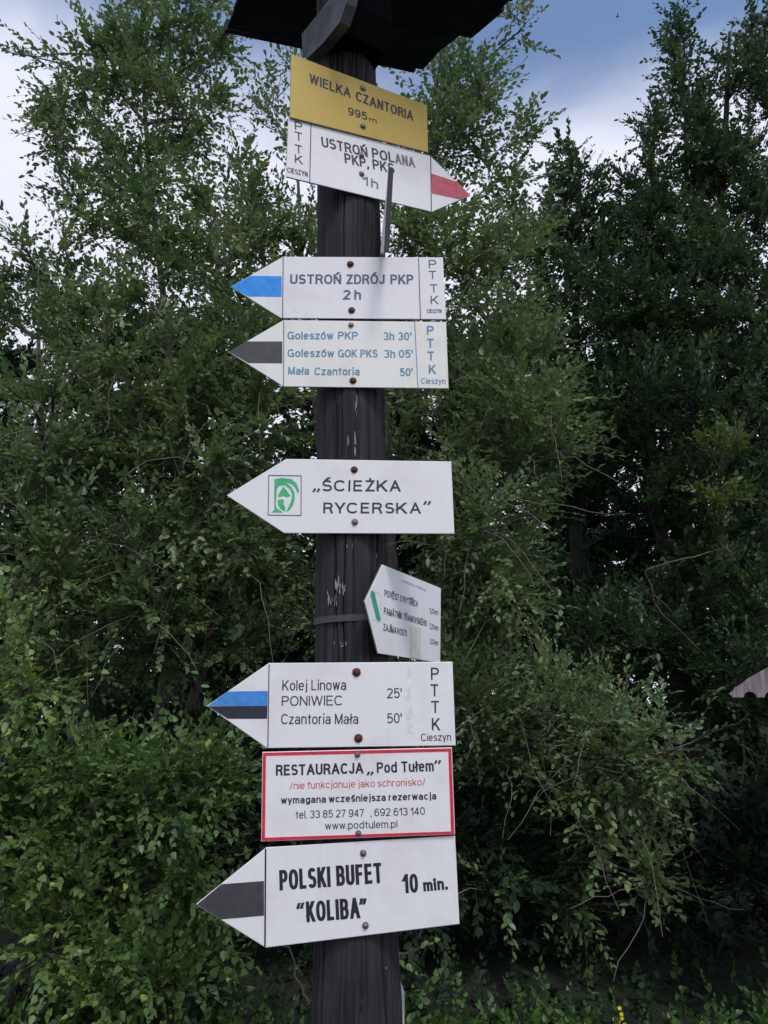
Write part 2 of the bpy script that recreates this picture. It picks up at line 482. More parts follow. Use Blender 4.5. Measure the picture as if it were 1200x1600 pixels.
def grow_tree(name, label, stems, blobs, kind, mat, fo_args, bark, group=None, seed=1, sprigs=11,
              parts=0, upright=.25, limb_r=.022, cat='tree', droop=0.0, leafscale=1.0):
    """stems: list of (points, radii). blobs: (px, py, Y, rx_px, ry_px, depth, targets)"""
    r = np.random.default_rng(seed)
    base = Vector(stems[0][0][0])
    root = empty(name, base); tag(root, label, cat, group)
    tr = MB()
    nodes, nd = [], []
    for pts, rad in stems:
        pts = np.array(pts, float)
        k = 14
        s = np.linspace(0, len(pts) - 1, k)
        P = np.stack([np.interp(s, range(len(pts)), pts[:, c]) for c in range(3)], 1)
        P[1:-1] += r.normal(0, .03, (k - 2, 3))
        rr = np.interp(s, range(len(rad)), rad)
        tr.tube([Vector(p) for p in P], list(rr), 9)
        for i in range(1, k):
            for f in (0, .5): nodes.append(P[i] * (1 - f) + P[i - 1] * f); nd.append(0)
    adopt(tr.build('trunk', bark, None, True), root)
    tg = []
    for (px, py, Y, rx, ry, dep, n) in blobs:
        for _ in range(n):
            while True:
                q = r.uniform(-1, 1, 3)
                if (q ** 2).sum() <= 1: break
            q = q / (np.linalg.norm(q) + 1e-9) * np.linalg.norm(q) ** .6
            p = at(px + q[0] * rx, py + q[1] * ry, Y + q[2] * dep)
            if p.z < .25: continue
            tg.append(np.array(p))
    tg = np.array(tg); r.shuffle(tg)
    nodes = np.array(nodes)
    fo = Foliage(kind, seed + 50, **fo_args)
    paths, rads = [], []
    K = 8
    # limbs to a spread of far targets first, then shorter and shorter branches
    remaining = list(range(len(tg)))
    nl = max(6, len(tg) // 14)
    order = remaining[:nl]
    rest = remaining[nl:]
    stembase = nodes.copy()
    buf = [nodes]
    allnodes = nodes
    for idx in order:
        p = tg[idx]
        dd = np.linalg.norm(stembase - p, axis=1) + np.maximum(0, stembase[:, 2] - p[2] + .2) * 2
        a = stembase[dd.argmin()]
        path = curve_path(a, p, K, r, sag=.12 - droop, wob=.10)
        paths.append(path); rads.append(np.linspace(limb_r, .005, K))
        den = np.stack([np.interp(np.linspace(0, K - 1, 22), range(K), path[:, c]) for c in range(3)], 1)
        allnodes = np.concatenate([allnodes, den])
        tg_done = path
    dist = [np.min(np.linalg.norm(allnodes - tg[i], axis=1)) for i in rest]
    rest = [i for _, i in sorted(zip(dist, rest))]
    for idx in rest:
        p = tg[idx]
        dd = np.linalg.norm(allnodes - p, axis=1) + np.maximum(0, allnodes[:, 2] - p[2] + .05) * (1.2 - droop * 3)
        a = allnodes[dd.argmin()]
        path = curve_path(a, p, K, r, sag=.06 - droop, wob=.12)
        L_ = np.linalg.norm(p - a)
        paths.append(path); rads.append(np.linspace(min(limb_r * .6, .004 + L_ * .008), .0028, K))
        allnodes = np.concatenate([allnodes, path[2:]])
    for path in paths:
        L_ = np.linalg.norm(path[-1] - path[0])
        n = sprigs
        span = min(1.0, .85 / max(L_, .01))
        for j in range(n):
            s = 1 - span * (j / n) ** 1.1 if j else 1.0
            f = s * (K - 1); i0 = min(K - 2, int(f)); fr = f - i0
            p = path[i0] * (1 - fr) + path[i0 + 1] * fr
            t = norm(path[i0 + 1] - path[i0])
            d = t * (.8 if j else 2.) + r.normal(0, .55 if j else .2, 3)
            d = norm(d); d[2] += upright - (droop * .8)
            fo.place(p, d, r.uniform(.7, 1.25) * leafscale)
    if kind == 'willow':
        tw = []
        tips = np.array([p_[-1] for p_ in paths]); fr_ = np.argsort(tips[:, 1] + r.normal(0, .25, len(tips)))[:75]
        for i_ in fr_:
            p0 = paths[i_][r.integers(4, 8)]; l_ = r.uniform(.35, .8)
            st = norm(np.array([r.normal(0, .7), -.5, r.normal(-.1, .6)]))
            tw.append(curve_path(p0, p0 + st * l_ + np.array([0, 0, -.25 * l_]), K, r, sag=.25, wob=.12))
        V, q = tubes_np(np.array(tw), np.tile(np.linspace(.0032, .0013, K), (len(tw), 1)), 4)
        o = bpy.data.objects.new('bare_twigs', np_mesh('bare_twigs', V, q, M['palebark'])); COL.objects.link(o); adopt(o, root); o['kind'] = 'stuff'
    fo.bake()
    V, q = tubes_np(np.array(paths), np.array(rads), 3 if kind == 'plain' else 4)
    bo = bpy.data.objects.new('branches', np_mesh('branches', V, q, bark)); COL.objects.link(bo); adopt(bo, root)
    bo['kind'] = 'stuff'
    sv = fo.SV[:, [0, 3, 5]] if kind != 'plain' else fo.SV[::10][:, [0, 5]]
    V, q = tubes_np(sv, np.tile(np.linspace(.0022, .0008, sv.shape[1]), (len(sv), 1)), 3)
    to = bpy.data.objects.new('twigs', np_mesh('twigs', V, q, bark)); COL.objects.link(to); adopt(to, root)
    to['kind'] = 'stuff'
    keep = np.ones(len(fo.LP), bool)
    if parts:
        tips = fo.LP + fo.LM[:, :, 0] * .5
        px, py, d = project(tips)
        size = np.linalg.norm(fo.LM[:, :, 0], axis=1) / d
        face = np.abs(np.einsum('ni,ni->n', norm(fo.LM[:, :, 2]), norm(tips - np.array(EYE))))
        ok = (px > 5) & (px < 1195) & (py > 5) & (py < 1595) & ~((px > 350) & (px < 720) & (py > 80)) & (d > 0)
        score = np.where(ok, size * (.3 + face), -1)
        sel = np.argsort(-score)[:parts]
        keep[sel] = False
        for i in sel:
            o = bpy.data.objects.new('leaf', leaf_proto(kind, mat, fo.tint[i]))
            COL.objects.link(o)
            m4 = Matrix.Identity(4)
            for a_ in range(3):
                for b_ in range(3): m4[a_][b_] = fo.LM[i][a_, b_]
                m4[a_][3] = fo.LP[i][a_] - base[a_]
            o.parent = root
            o.matrix_basis = m4
    bake_leaves('foliage', fo, mat, keep, root)
    print(name, 'leaves', len(fo.LP), 'targets', len(tg))
    return root

def gp(px, Y):                          # a point on the ground under pixel column px at depth Y
    return (at(px, 1100, Y).x, Y, 0.0)

# goat willow on the left
b0 = gp(215, 5.9)
grow_tree('willow_tree', 'tall goat willow with loose grey-green crown reaching the top left of the picture',
    [([(b0[0], b0[1], -.1), (b0[0] + .25, 5.9, 1.6), at(300, 900, 5.9), at(250, 500, 6.0), at(225, 150, 6.1), at(235, -60, 6.1)], [0.062, 0.053, 0.043, 0.031, 0.019, 0.007]),
     ([(b0[0] + .08, 5.85, -.1), at(330, 1000, 5.8), at(350, 700, 5.7), at(340, 380, 5.6)], [0.050, 0.037, 0.028, 0.012]),
     ([(b0[0] - .1, 5.9, -.1), at(120, 1000, 5.7), at(60, 650, 5.8), at(60, 420, 5.9)], [0.043, 0.034, 0.025, 0.009])],
    [(200, 190, 6.0, 135, 120, .5, 46), (250, 30, 6.0, 95, 110, .5, 30), (160, 60, 6, 60, 60, .3, 7), (100, 200, 6, 60, 70, .35, 13), (300, 60, 5.9, 50, 60, .3, 7), (35, 85, 6, 25, 10, .2, 2), (320, 130, 5.9, 50, 80, .3, 7),
     (330, 350, 5.6, 140, 120, .7, 46), (190, 330, 5.8, 120, 60, .5, 22), (70, 470, 5.9, 110, 75, .5, 26), (20, 385, 5.9, 40, 20, .3, 3),
     (240, 560, 5.4, 200, 130, .8, 76), (60, 700, 5.4, 110, 110, .7, 40), (330, 780, 5.2, 160, 170, .8, 70),
     (150, 820, 5.2, 190, 130, .7, 60), (120, 980, 5.0, 190, 100, .5, 55), (390, 560, 5.1, 80, 110, .5, 24), (360, 960, 5.4, 110, 90, .5, 18)],
    'willow', M['willow'], dict(n=13, length=.32, leaf=.066), M['willowbark'], seed=3, sprigs=12, parts=300, upright=.15)

# second willow behind the signpost, reaching out to the right
b1 = gp(640, 5.6)
grow_tree('willow_tree', 'goat willow behind the signpost with drooping branches hanging to the right of the signs',
    [([(b1[0], b1[1], -.1), at(610, 1000, 5.6), at(600, 700, 5.6), at(650, 350, 5.7), at(700, 60, 5.8)], [0.062, 0.050, 0.037, 0.022, 0.007]),
     ([(b1[0] + .1, b1[1], -.1), at(680, 1150, 5.5), at(730, 850, 5.4), at(760, 500, 5.4)], [0.050, 0.037, 0.028, 0.012]),
     ([(b1[0] - .1, b1[1], -.1), at(560, 1100, 5.7), at(490, 650, 5.7), at(460, 200, 5.8)], [0.050, 0.037, 0.028, 0.009])],
    [(700, 150, 5.4, 70, 90, .4, 22), (810, 20, 5.4, 30, 22, .2, 3), (745, 130, 5.4, 35, 40, .3, 5), (820, 205, 5.3, 25, 25, .2, 3), (790, 260, 5.3, 35, 40, .3, 5),
     (450, 160, 5.6, 50, 90, .4, 10), (650, 230, 5.5, 70, 60, .4, 12), (640, 375, 5.5, 40, 45, .3, 9),
     (740, 360, 5.3, 110, 80, .5, 34), (450, 400, 5.6, 90, 110, .5, 30), (760, 500, 5.2, 110, 110, .6, 44), (620, 600, 5.5, 120, 150, .5, 34),
     (790, 640, 5.1, 105, 90, .6, 42), (840, 690, 5.0, 70, 50, .3, 12), (740, 800, 5.0, 110, 100, .6, 44), (800, 900, 4.9, 60, 50, .3, 9),
     (720, 950, 5.0, 90, 100, .5, 30), (780, 1080, 4.9, 110, 60, .4, 30), (900, 1130, 4.8, 120, 55, .3, 24), (1000, 1170, 4.7, 110, 55, .3, 16),
     (980, 1270, 4.7, 80, 50, .3, 9), (890, 1250, 4.8, 60, 60, .3, 5), (1005, 1370, 4.6, 28, 30, .2, 5), (450, 900, 5.6, 90, 150, .5, 20), (820, 1420, 4.9, 100, 50, .4, 7), (745, 1180, 4.9, 50, 40, .3, 5)],
    'willow', M['willow'], dict(n=12, length=.32, leaf=.064), M['willowbark'], seed=8, sprigs=11, parts=300, upright=.10, droop=.05)

# beech on the right with upright shoots
b2 = gp(1090, 8.3)
grow_tree('beech_tree', 'tall dark beech at the right edge with upright leader shoots against the blue sky',
    [([(b2[0], b2[1], -.1), at(1070, 1000, 8.3), at(1060, 750, 8.3), at(1120, 400, 8.4), at(1140, 50, 8.5)], [.16, .13, .11, .06, .02]),
     ([at(1062, 950, 8.3), at(1000, 700, 8.2), at(1010, 350, 8.3), at(1015, 230, 8.3)], [.09, .06, .03, .01]),
     ([at(1100, 480, 8.4), at(1070, 250, 8.4), at(1062, 40, 8.4)], [.05, .03, .008]),
     ([(b2[0] + .9, 8.6, -.1), at(1190, 900, 8.6), at(1230, 300, 8.8), at(1220, -50, 8.8)], [.13, .10, .06, .02])],
    [(1062, 60, 8.4, 14, 50, .15, 8), (1078, 140, 8.4, 26, 50, .2, 14), (1100, 240, 8.4, 50, 60, .3, 30), (1190, 110, 8.5, 30, 90, .3, 30), (1140, 120, 8.5, 16, 40, .2, 6), (1160, 300, 8.5, 60, 80, .4, 44),
     (1022, 230, 8.3, 22, 45, .2, 10), (1000, 310, 8.3, 45, 55, .3, 22), (1050, 380, 8.3, 80, 70, .5, 44), (980, 290, 8.3, 14, 14, .1, 2),
     (1130, 470, 8.2, 110, 90, .7, 70), (970, 460, 8.1, 70, 80, .5, 36), (1080, 620, 8.0, 150, 90, .8, 84), (930, 640, 8.2, 70, 90, .6, 30),
     (1130, 770, 8.0, 110, 70, .8, 44), (1010, 760, 8.2, 90, 60, .6, 18), (1150, 920, 7.8, 90, 90, .7, 40), (1160, 1060, 7.6, 100, 70, .6, 40), (960, 1000, 7.6, 120, 80, .6, 44)],
    'beech', M['beech'], dict(n=14, length=.34, leaf=.082), M['darkbark'], seed=15, sprigs=12, upright=.35, limb_r=.03)
grow_tree('beech_tree', 'smaller beech with a pointed crown between the willow and the taller beech',
    [([gp(905, 9.0), at(905, 900, 9.0), at(900, 500, 9.0), at(905, 250, 9.0)], [.11, .09, .05, .015])],
    [(890, 255, 9, 18, 25, .2, 5), (880, 320, 9, 40, 50, .3, 16), (925, 290, 9, 12, 25, .1, 4), (860, 400, 9, 55, 60, .5, 26), (930, 400, 9, 50, 60, .5, 28), (950, 330, 9, 20, 20, .2, 3), (890, 540, 9, 110, 90, .8, 56), (860, 720, 9, 110, 90, .8, 40), (900, 900, 9, 90, 70, .8, 18)],
    'beech', M['beech'], dict(n=13, length=.34, leaf=.085), M['darkbark'], seed=21, sprigs=11, upright=.35, limb_r=.028)
# pale spray of fresh leaves in front of the beech
grow_tree('hazel_sapling', 'slender sapling with yellow-green leaf clumps in front of the dark right beech',
    [([gp(1150, 7.6), at(1140, 1000, 7.5), at(1128, 740, 7.1)], [.012, .009, .004])],
    [(1130, 690, 7.0, 38, 28, .2, 5), (1128, 780, 7.0, 22, 22, .15, 4)],
    'beech', M['beechlight'], dict(n=12, length=.28, leaf=.07), M['bark'], seed=23, sprigs=8, upright=.2, limb_r=.008, cat='sapling')

# background wood: separate dark trees
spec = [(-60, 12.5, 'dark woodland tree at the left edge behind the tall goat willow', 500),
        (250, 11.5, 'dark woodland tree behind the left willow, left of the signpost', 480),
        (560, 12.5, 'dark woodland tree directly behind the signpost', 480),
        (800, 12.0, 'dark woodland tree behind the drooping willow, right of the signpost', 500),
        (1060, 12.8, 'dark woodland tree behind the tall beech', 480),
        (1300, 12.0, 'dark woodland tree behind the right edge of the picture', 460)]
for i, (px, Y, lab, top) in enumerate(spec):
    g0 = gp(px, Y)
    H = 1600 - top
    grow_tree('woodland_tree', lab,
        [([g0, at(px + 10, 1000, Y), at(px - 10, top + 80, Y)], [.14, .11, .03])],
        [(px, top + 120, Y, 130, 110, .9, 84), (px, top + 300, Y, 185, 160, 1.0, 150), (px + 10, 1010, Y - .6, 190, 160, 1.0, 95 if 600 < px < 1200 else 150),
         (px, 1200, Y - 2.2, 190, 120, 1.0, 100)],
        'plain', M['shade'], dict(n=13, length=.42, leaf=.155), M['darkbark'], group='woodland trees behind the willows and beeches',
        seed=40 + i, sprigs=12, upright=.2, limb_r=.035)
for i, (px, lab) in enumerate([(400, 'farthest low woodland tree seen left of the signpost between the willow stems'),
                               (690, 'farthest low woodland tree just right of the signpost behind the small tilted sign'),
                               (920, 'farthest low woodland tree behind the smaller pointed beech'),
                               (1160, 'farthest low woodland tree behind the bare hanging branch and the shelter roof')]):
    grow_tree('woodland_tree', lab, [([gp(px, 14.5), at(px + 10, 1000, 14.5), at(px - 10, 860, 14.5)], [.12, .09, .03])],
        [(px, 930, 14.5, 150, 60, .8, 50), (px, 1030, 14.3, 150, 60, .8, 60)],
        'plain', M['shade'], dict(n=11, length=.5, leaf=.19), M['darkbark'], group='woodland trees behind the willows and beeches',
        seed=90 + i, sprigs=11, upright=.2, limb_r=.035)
# low shrubs in the shade
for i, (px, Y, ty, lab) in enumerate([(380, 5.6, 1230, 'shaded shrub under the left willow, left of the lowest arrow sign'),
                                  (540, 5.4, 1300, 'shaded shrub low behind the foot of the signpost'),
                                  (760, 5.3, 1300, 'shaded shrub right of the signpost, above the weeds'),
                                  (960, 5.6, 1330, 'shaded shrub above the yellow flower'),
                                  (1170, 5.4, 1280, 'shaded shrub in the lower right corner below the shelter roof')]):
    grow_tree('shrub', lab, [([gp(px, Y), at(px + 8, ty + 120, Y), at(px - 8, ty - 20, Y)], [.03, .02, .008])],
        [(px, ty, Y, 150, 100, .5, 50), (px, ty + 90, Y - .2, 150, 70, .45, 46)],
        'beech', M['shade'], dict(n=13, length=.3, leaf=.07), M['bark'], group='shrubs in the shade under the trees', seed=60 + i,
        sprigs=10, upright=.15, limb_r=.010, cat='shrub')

# birch scrub, lower left, close to the camera
grow_tree('birch_shrub', 'bright leafy young birch filling the lower left corner with a few yellow leaves',
    [([gp(60, 4.2), at(80, 1400, 4.2), at(110, 1150, 4.2)], [.03, .022, .008]),
     ([gp(160, 4.2), at(200, 1400, 4.2), at(260, 1200, 4.2)], [.028, .02, .007]),
     ([gp(-40, 4.2), at(-20, 1300, 4.1), at(10, 1000, 4.1)], [.028, .02, .007])],
    [(70, 1230, 4.2, 130, 90, .35, 40), (230, 1240, 4.1, 110, 60, .3, 26), (350, 1190, 4.2, 50, 35, .2, 8), (20, 1060, 4.1, 60, 80, .25, 9),
     (60, 1400, 4.1, 120, 100, .35, 36), (220, 1370, 4.1, 110, 80, .3, 28), (300, 1450, 4.2, 60, 70, .3, 10), (120, 1540, 3.9, 160, 80, .35, 44), (260, 1550, 4.0, 70, 60, .3, 12),
     (5, 960, 4.1, 15, 30, .1, 2)],
    'birch', M['birch'], dict(n=13, length=.27, leaf=.052), M['bark'], seed=31, sprigs=10, parts=300, upright=.05, limb_r=.012, cat='shrub')
grow_tree('birch_shrub', 'small leafy shoot with broad leaves beside the foot of the signpost on its left',
    [([gp(470, 4.4), at(480, 1560, 4.4), at(440, 1480, 4.4)], [.012, .009, .004])],
    [(430, 1490, 4.4, 40, 18, .15, 4), (475, 1560, 4.4, 15, 25, .1, 3), (640, 1480, 4.4, 12, 12, .1, 1)],
    'birch', M['birch'], dict(n=9, length=.2, leaf=.045), M['bark'], seed=33, sprigs=6, upright=.1, limb_r=.006, cat='shrub')

# bare hanging branch, right
dead = MB()
def pxtube(mb, pts, Y, r0, r1, sides=6):
    n = len(pts)
    P = [at(x, y, Y + dy) for x, y, dy in pts]
    mb.tube(P, [r0 + (r1 - r0) * i / (n - 1) for i in range(n)], sides)
pxtube(dead, [(1150, 850, 1.0), (1110, 862, .6), (1085, 870, .3), (1068, 873, .1), (1040, 880, 0), (1010, 890, 0), (1008, 896, 0), (1018, 915, 0), (1022, 940, 0), (1035, 960, 0), (1052, 975, 0), (1068, 990, 0), (1082, 1005, 0), (1100, 1022, 0)], 6.6, .0065, .003)
pxtube(dead, [(1022, 930, 0), (1040, 945, .05), (1065, 975, .1)], 6.6, .006, .003)
o = dead.build('dead_branch', M['redbark'], None, True)
tag(o, 'bare broken reddish branch hanging in front of the dark beech on the right', 'branch')

# ------------------------------------------------------------------ weeds on the ground
fo = Foliage('birch', 77, n=9, length=.14, leaf=.052, variants=10)
for _ in range(6500):
    Y = rng.uniform(3.0, 5.2); X = rng.uniform(-1, 1) * (Y * .62)
    if rng.random() > math.exp(-max(0, Y - 3.85) * 5) * (.35 + .65 * (math.sin(X * 3.1 + Y * 2) * math.sin(X * 1.3 - 1) > -.25)): continue
    hgt = rng.uniform(.0, .07)
    fo.place((X, Y, hgt), (rng.normal(0, .6), rng.normal(0, .6), 1.0), rng.uniform(.6, 1.05))
for _ in range(1500):
    Y = rng.uniform(-6, 3.0); X = rng.uniform(-6, 6)
    fo.place((X, Y, .04), (rng.normal(0, .8), rng.normal(0, .8), 1.0), rng.uniform(.6, 1.1))
fo.bake()
root = empty('tmp')
o = bake_leaves('weeds', fo, M['weed'], np.ones(len(fo.LP), bool), root)
o.parent = None; bpy.data.objects.remove(root)
tag(o, 'low green weeds covering the ground at the foot of the trees', 'weeds', kind='stuff')

fo = Foliage('birch', 78, n=8, length=.16, leaf=.05, variants=8)
for _ in range(2300):
    Y = rng.uniform(4.0, 8.5); X = rng.uniform(-1, 1) * (Y * .62)
    fo.place((X, Y, rng.uniform(0, .08)), (rng.normal(0, .9), rng.normal(0, .9), 1.0), rng.uniform(.6, 1.2))
fo.bake()
root = empty('tmp')
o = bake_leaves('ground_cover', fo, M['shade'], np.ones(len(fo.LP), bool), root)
o.parent = None; bpy.data.objects.remove(root)
tag(o, 'dark low ground cover in the shade beneath the trees', 'ground cover', kind='stuff')

# yellow flower
fp = at(966, 1594, 4.1)
root = empty('yellow_flower', (fp.x, fp.y, 0)); tag(root, 'small plant with bright yellow blossoms among the weeds at the bottom right', 'flower')
mb = MB(); mb.tube([(fp.x, fp.y, 0), (fp.x + .01, fp.y, fp.z * .6), fp], [.004, .003, .002], 5)
adopt(mb.build('stem', M['weed'], None, True), root)
for (dx, dz) in ((0, 0), (-.022, .012), (.02, .008), (.012, .035), (-.01, -.02), (.028, -.015), (.005, .06), (-.03, -.008)):
    c = fp + Vector((dx, random.uniform(-.02, .02), dz)); mb = MB()
    for k in range(5):
        a = 2 * math.pi * k / 5 + dx * 50
        u = Vector((math.cos(a), -.35, math.sin(a))).normalized() * .012; v = u.cross(Vector((0, 1, 0))).normalized() * .005
        mb.add([c, c + u * .6 + v, c + u, c + u * .6 - v], [(0, 1, 2, 3)])
    adopt(mb.build('blossom', M['petal'], None), root)

# ------------------------------------------------------------------ the post
PY = 1.80
prof = [(-.3, -.030, .099), (.6, -.048, .098), (.968, -.0587, .0965), (1.05, -.0605, .0925), (1.4, -.071, .0885), (1.73, -.080, .0865),
        (2.29, -.0861, .0885), (2.75, -.0950, .0890), (3.4, -.1110, .0875), (3.98, -.1240, .086)]
pz = [p[0] for p in prof]; pxs = [p[1] for p in prof]; prr = [p[2] for p in prof]
def post_c(z): return float(np.interp(z, pz, pxs))
def post_r(z): return float(np.interp(z, pz, prr))
SEG, ROW = 400, 170
zs = np.linspace(-.3, 3.98, ROW); th = np.linspace(0, 2 * np.pi, SEG, endpoint=False)
rad = np.interp(zs, pz, prr)[:, None] * np.ones((1, SEG))
pr = np.random.default_rng(5)
for _ in range(58):                       # drying cracks
    t0 = pr.uniform(0, 2 * np.pi); z0 = pr.uniform(-.3, 4); ln = pr.uniform(.2, 1.0); dp = pr.uniform(.003, .016)
    wd = pr.uniform(.012, .026)
    drift = pr.normal(0, .11); wob = pr.uniform(.01, .05); wf_ = pr.uniform(4, 14)
    dz = (zs - z0) / ln
    env = np.clip(1 - dz ** 2, 0, 1) ** .5
    tt = t0 + drift * dz + wob * np.sin(zs * wf_ + t0) + .012 * np.sin(zs * 37 + t0 * 3)
    d = (th[None] - tt[:, None] + np.pi) % (2 * np.pi) - np.pi
    rad -= dp * env[:, None] * np.exp(-(d / wd) ** 4)
for k in range(1, 8):                      # hewn unevenness
    rad += .0011 / k ** .5 * np.sin(k * th[None] * 1.0 + pr.uniform(0, 6) + zs[:, None] * pr.uniform(.3, 2.5))
rad += pr.normal(0, .00022, rad.shape)
for (zz, tt, s, dep) in ((1.0, 4.85, .03, -.006), (1.52, 4.35, .02, .003), (2.36, 4.5, .014, -.004), (2.25, 4.2, .01, -.004), (2.7, 4.4, .012, -.004)):
    d = (th[None] - tt + np.pi) % (2 * np.pi) - np.pi
    q = ((zs[:, None] - zz) / s) ** 2 + (d * .09 / s) ** 2
    rad += dep * np.exp(-q) * np.cos(np.sqrt(q) * 3)
cx = np.interp(zs, pz, pxs)
V = np.stack([cx[:, None] + rad * np.cos(th)[None], PY + rad * np.sin(th)[None], zs[:, None] * np.ones((1, SEG))], -1).reshape(-1, 3)
i = np.arange(ROW - 1)[:, None] * SEG; j = np.arange(SEG)[None]; j2 = (j + 1) % SEG
q = np.stack([i + j, i + j2, i + j2 + SEG, i + j + SEG], -1).reshape(-1, 4)
me = np_mesh('post', V, q, M['post']); me.polygons.foreach_set('use_smooth', np.ones(len(q), bool))
sp = empty('signpost', (-.04, PY, 0))
tag(sp, 'tall dark round wooden signpost with small board roof carrying all the trail signs', 'signpost')
o = bpy.data.objects.new('post', me); COL.objects.link(o); adopt(o, sp)
# scraped pale patches (chips standing a little proud of the stain)
def strap(z0, hh, rr, mat, name):
    mb = MB(); n = 72; vs = []
    c = post_c(z0)
    for zz in (-hh / 2, hh / 2):
        for r_ in (0, rr):
            for k in range(n):
                a = 2 * math.pi * k / n; q_ = post_r(z0) + .001 + r_
                tilt = .004 * math.cos(a)
                vs.append((c + q_ * math.cos(a), PY + q_ * math.sin(a), z0 + zz + tilt))
    fs = []
    for k in range(n):
        k2 = (k + 1) % n
        fs += [(n + k, n + k2, 3 * n + k2, 3 * n + k), (k, n + k, n + k2, k2)[::-1], (2 * n + k, 3 * n + k, 3 * n + k2, 2 * n + k2)]
    mb.add(vs, fs); adopt(mb.build(name, mat, None, False), sp)
zst = at(548, 965, PY - .09).z
strap(zst, .015, .0016, M['strap'], 'strap')
# the roof on the post: far slope of lapped boards, near slope, ridge, brackets
ZE = 3.80
rf = empty('roof', (0, 0, 0)); rf.parent = sp; rf.matrix_parent_inverse = Matrix.Translation(sp.location).inverted()
def onz(px, py, z):
    r = ray(px, py); return EYE + r * ((z - EYE.z) / r.z)
A = onz(355, 42, ZE); B = onz(662, 108, ZE)
u = (B - A).normalized()
wv = Vector((math.sin(R(31)), -math.cos(R(31)), 0))     # from the far eave towards the ridge
slope = .04
def roof_uw(p):
    d = p - A; det = u.x * wv.y - u.y * wv.x
    return (d.x * wv.y - d.y * wv.x) / det, (u.x * d.y - u.y * d.x) / det
ends = [((661, 108), (686, 82)), ((687, 77), (724, 54)), ((740, 56), (788, 20)), ((785, 13), (800, 0)), ((806, -4), (840, -30))]
w_hi = 0.0
for k, (pf, pn) in enumerate(ends):                     # far slope: five lapped boards with uneven sawn ends
    zk = ZE + .004 * k
    (uf, wf), (un, wn) = roof_uw(onz(*pf, zk)), roof_uw(onz(*pn, zk))
    wf = max(0, w_hi - .012)
    P = [A + wv * wf - u * .004 * (k % 2), A + wv * wf + u * uf, A + wv * wn + u * un, A + wv * wn - u * .004 * (k % 2)]
    z0_, z1_ = ZE + .006 * k, ZE + .006 * k + .004
    P[0].z = P[1].z = z0_ - .004; P[2].z = P[3].z = z1_
    mb = MB(); mb.prism(P, (0, 0, .016)); bo = mb.build('board', M['roofwood']); bo.parent = rf
    w_hi = wn; u_hi = un
RW = w_hi
for k in range(5):                                      # near slope
    lo, hi = RW + .09 * k - .01, RW + .09 * (k + 1)
    ext = u_hi + random.uniform(-.03, .03)
    P = [A + wv * lo, A + wv * lo + u * ext, A + wv * hi + u * ext, A + wv * hi]
    P[0].z = P[1].z = ZE + .034 - .006 * k; P[2].z = P[3].z = ZE + .026 - .006 * k
    mb = MB(); mb.prism(P, (0, 0, .016)); bo = mb.build('board', M['roofwood']); bo.parent = rf
ridge = A + wv * RW
mb = MB(); mb.box(ridge + u * .4 + Vector((0, 0, .062)), u * .5, wv * .03, Vector((0, 0, .012)))
bo = mb.build('ridge_cap', M['roofwood']); bo.parent = rf
# eave board under the far edge on the left
mb = MB(); mb.box(A + u * .33 - wv * .006 + Vector((0, 0, .010)), u * .335, wv * .008, Vector((0, 0, .022)))
bo = mb.build('eave_board', M['roofwood']); bo.parent = rf
# brackets each side of the post top, and the block between them
bn = wv.cross(Vector((0, 0, 1))).normalized()
if bn.x > 0: bn = -bn                                    # towards the left
bpl = (Vector((post_c(3.6), PY, 3.6)) + bn * .112, bn)
bout = [(471, 62), (473, 89), (480, 91), (506, 66), (531, 34), (541, 4), (551, -50), (535, -50), (520, 0), (500, 26)]
BP = [hit(x, y, bpl) for x, y in bout]
for i_ in (0, 7, 8, 9): BP[i_].z += .02                  # run up into the roof boards
mb = MB(); mb.prism(BP, -bn * .03); adopt(mb.build('bracket', M['bracket']), sp)
BQ = [hit(x, y, bpl) - bn * .032 for x, y in ((476, 60), (484, 84), (497, 74), (516, 40), (526, -10), (526, -60), (500, -60))]
mb = MB(); mb.prism(BQ, -bn * .145); adopt(mb.build('support_block', M['roofshade']), sp)
# scraped pale patches on the stained wood
def scrape(px, py, wpx, hpx, n):
    c = at(px, py, PY - .09); sc_ = (at(px + 1, py, PY - .09) - c).length; mb = MB()
    for _ in range(n):
        x = c.x + random.gauss(0, wpx * sc_ / 2.4); z = c.z + random.gauss(0, hpx * sc_ / 3)
        hl = random.uniform(.15, .5) * hpx * sc_; hw_ = random.uniform(.0006, .0024)
        def on(x_, z_):
            r_ = post_r(z_) + .0006; dx = x_ - post_c(z_); return Vector((x_, PY - math.sqrt(max(0, r_ * r_ - dx * dx)), z_))
        pts = [on(x - hw_ * .3, z - hl), on(x + hw_, z - hl * .3), on(x + hw_ * .6, z + hl * .5), on(x, z + hl), on(x - hw_, z + hl * .2)]
        mb.prism(pts, (0, .001, 0))
    adopt(mb.build('scrape_mark', M['scar']), sp)
scrape(551, 628, 8, 36, 26); scrape(553, 693, 10, 20, 26); scrape(530, 912, 12, 16, 18); scrape(537, 1005, 12, 8, 6); scrape(515, 935, 16, 22, 8); scrape(586, 862, 4, 14, 3)
scrape(603, 1520, 3, 5, 3); scrape(556, 855, 14, 20, 4); scrape(600, 385, 3, 30, 4)

# ------------------------------------------------------------------ signs
FRONT = PY - .096
def facing(y): return (Vector((0, y, 0)), Vector((0, -1, 0)))
def lift_plane(pl, d): return (pl[0] + pl[1] * d, pl[1])

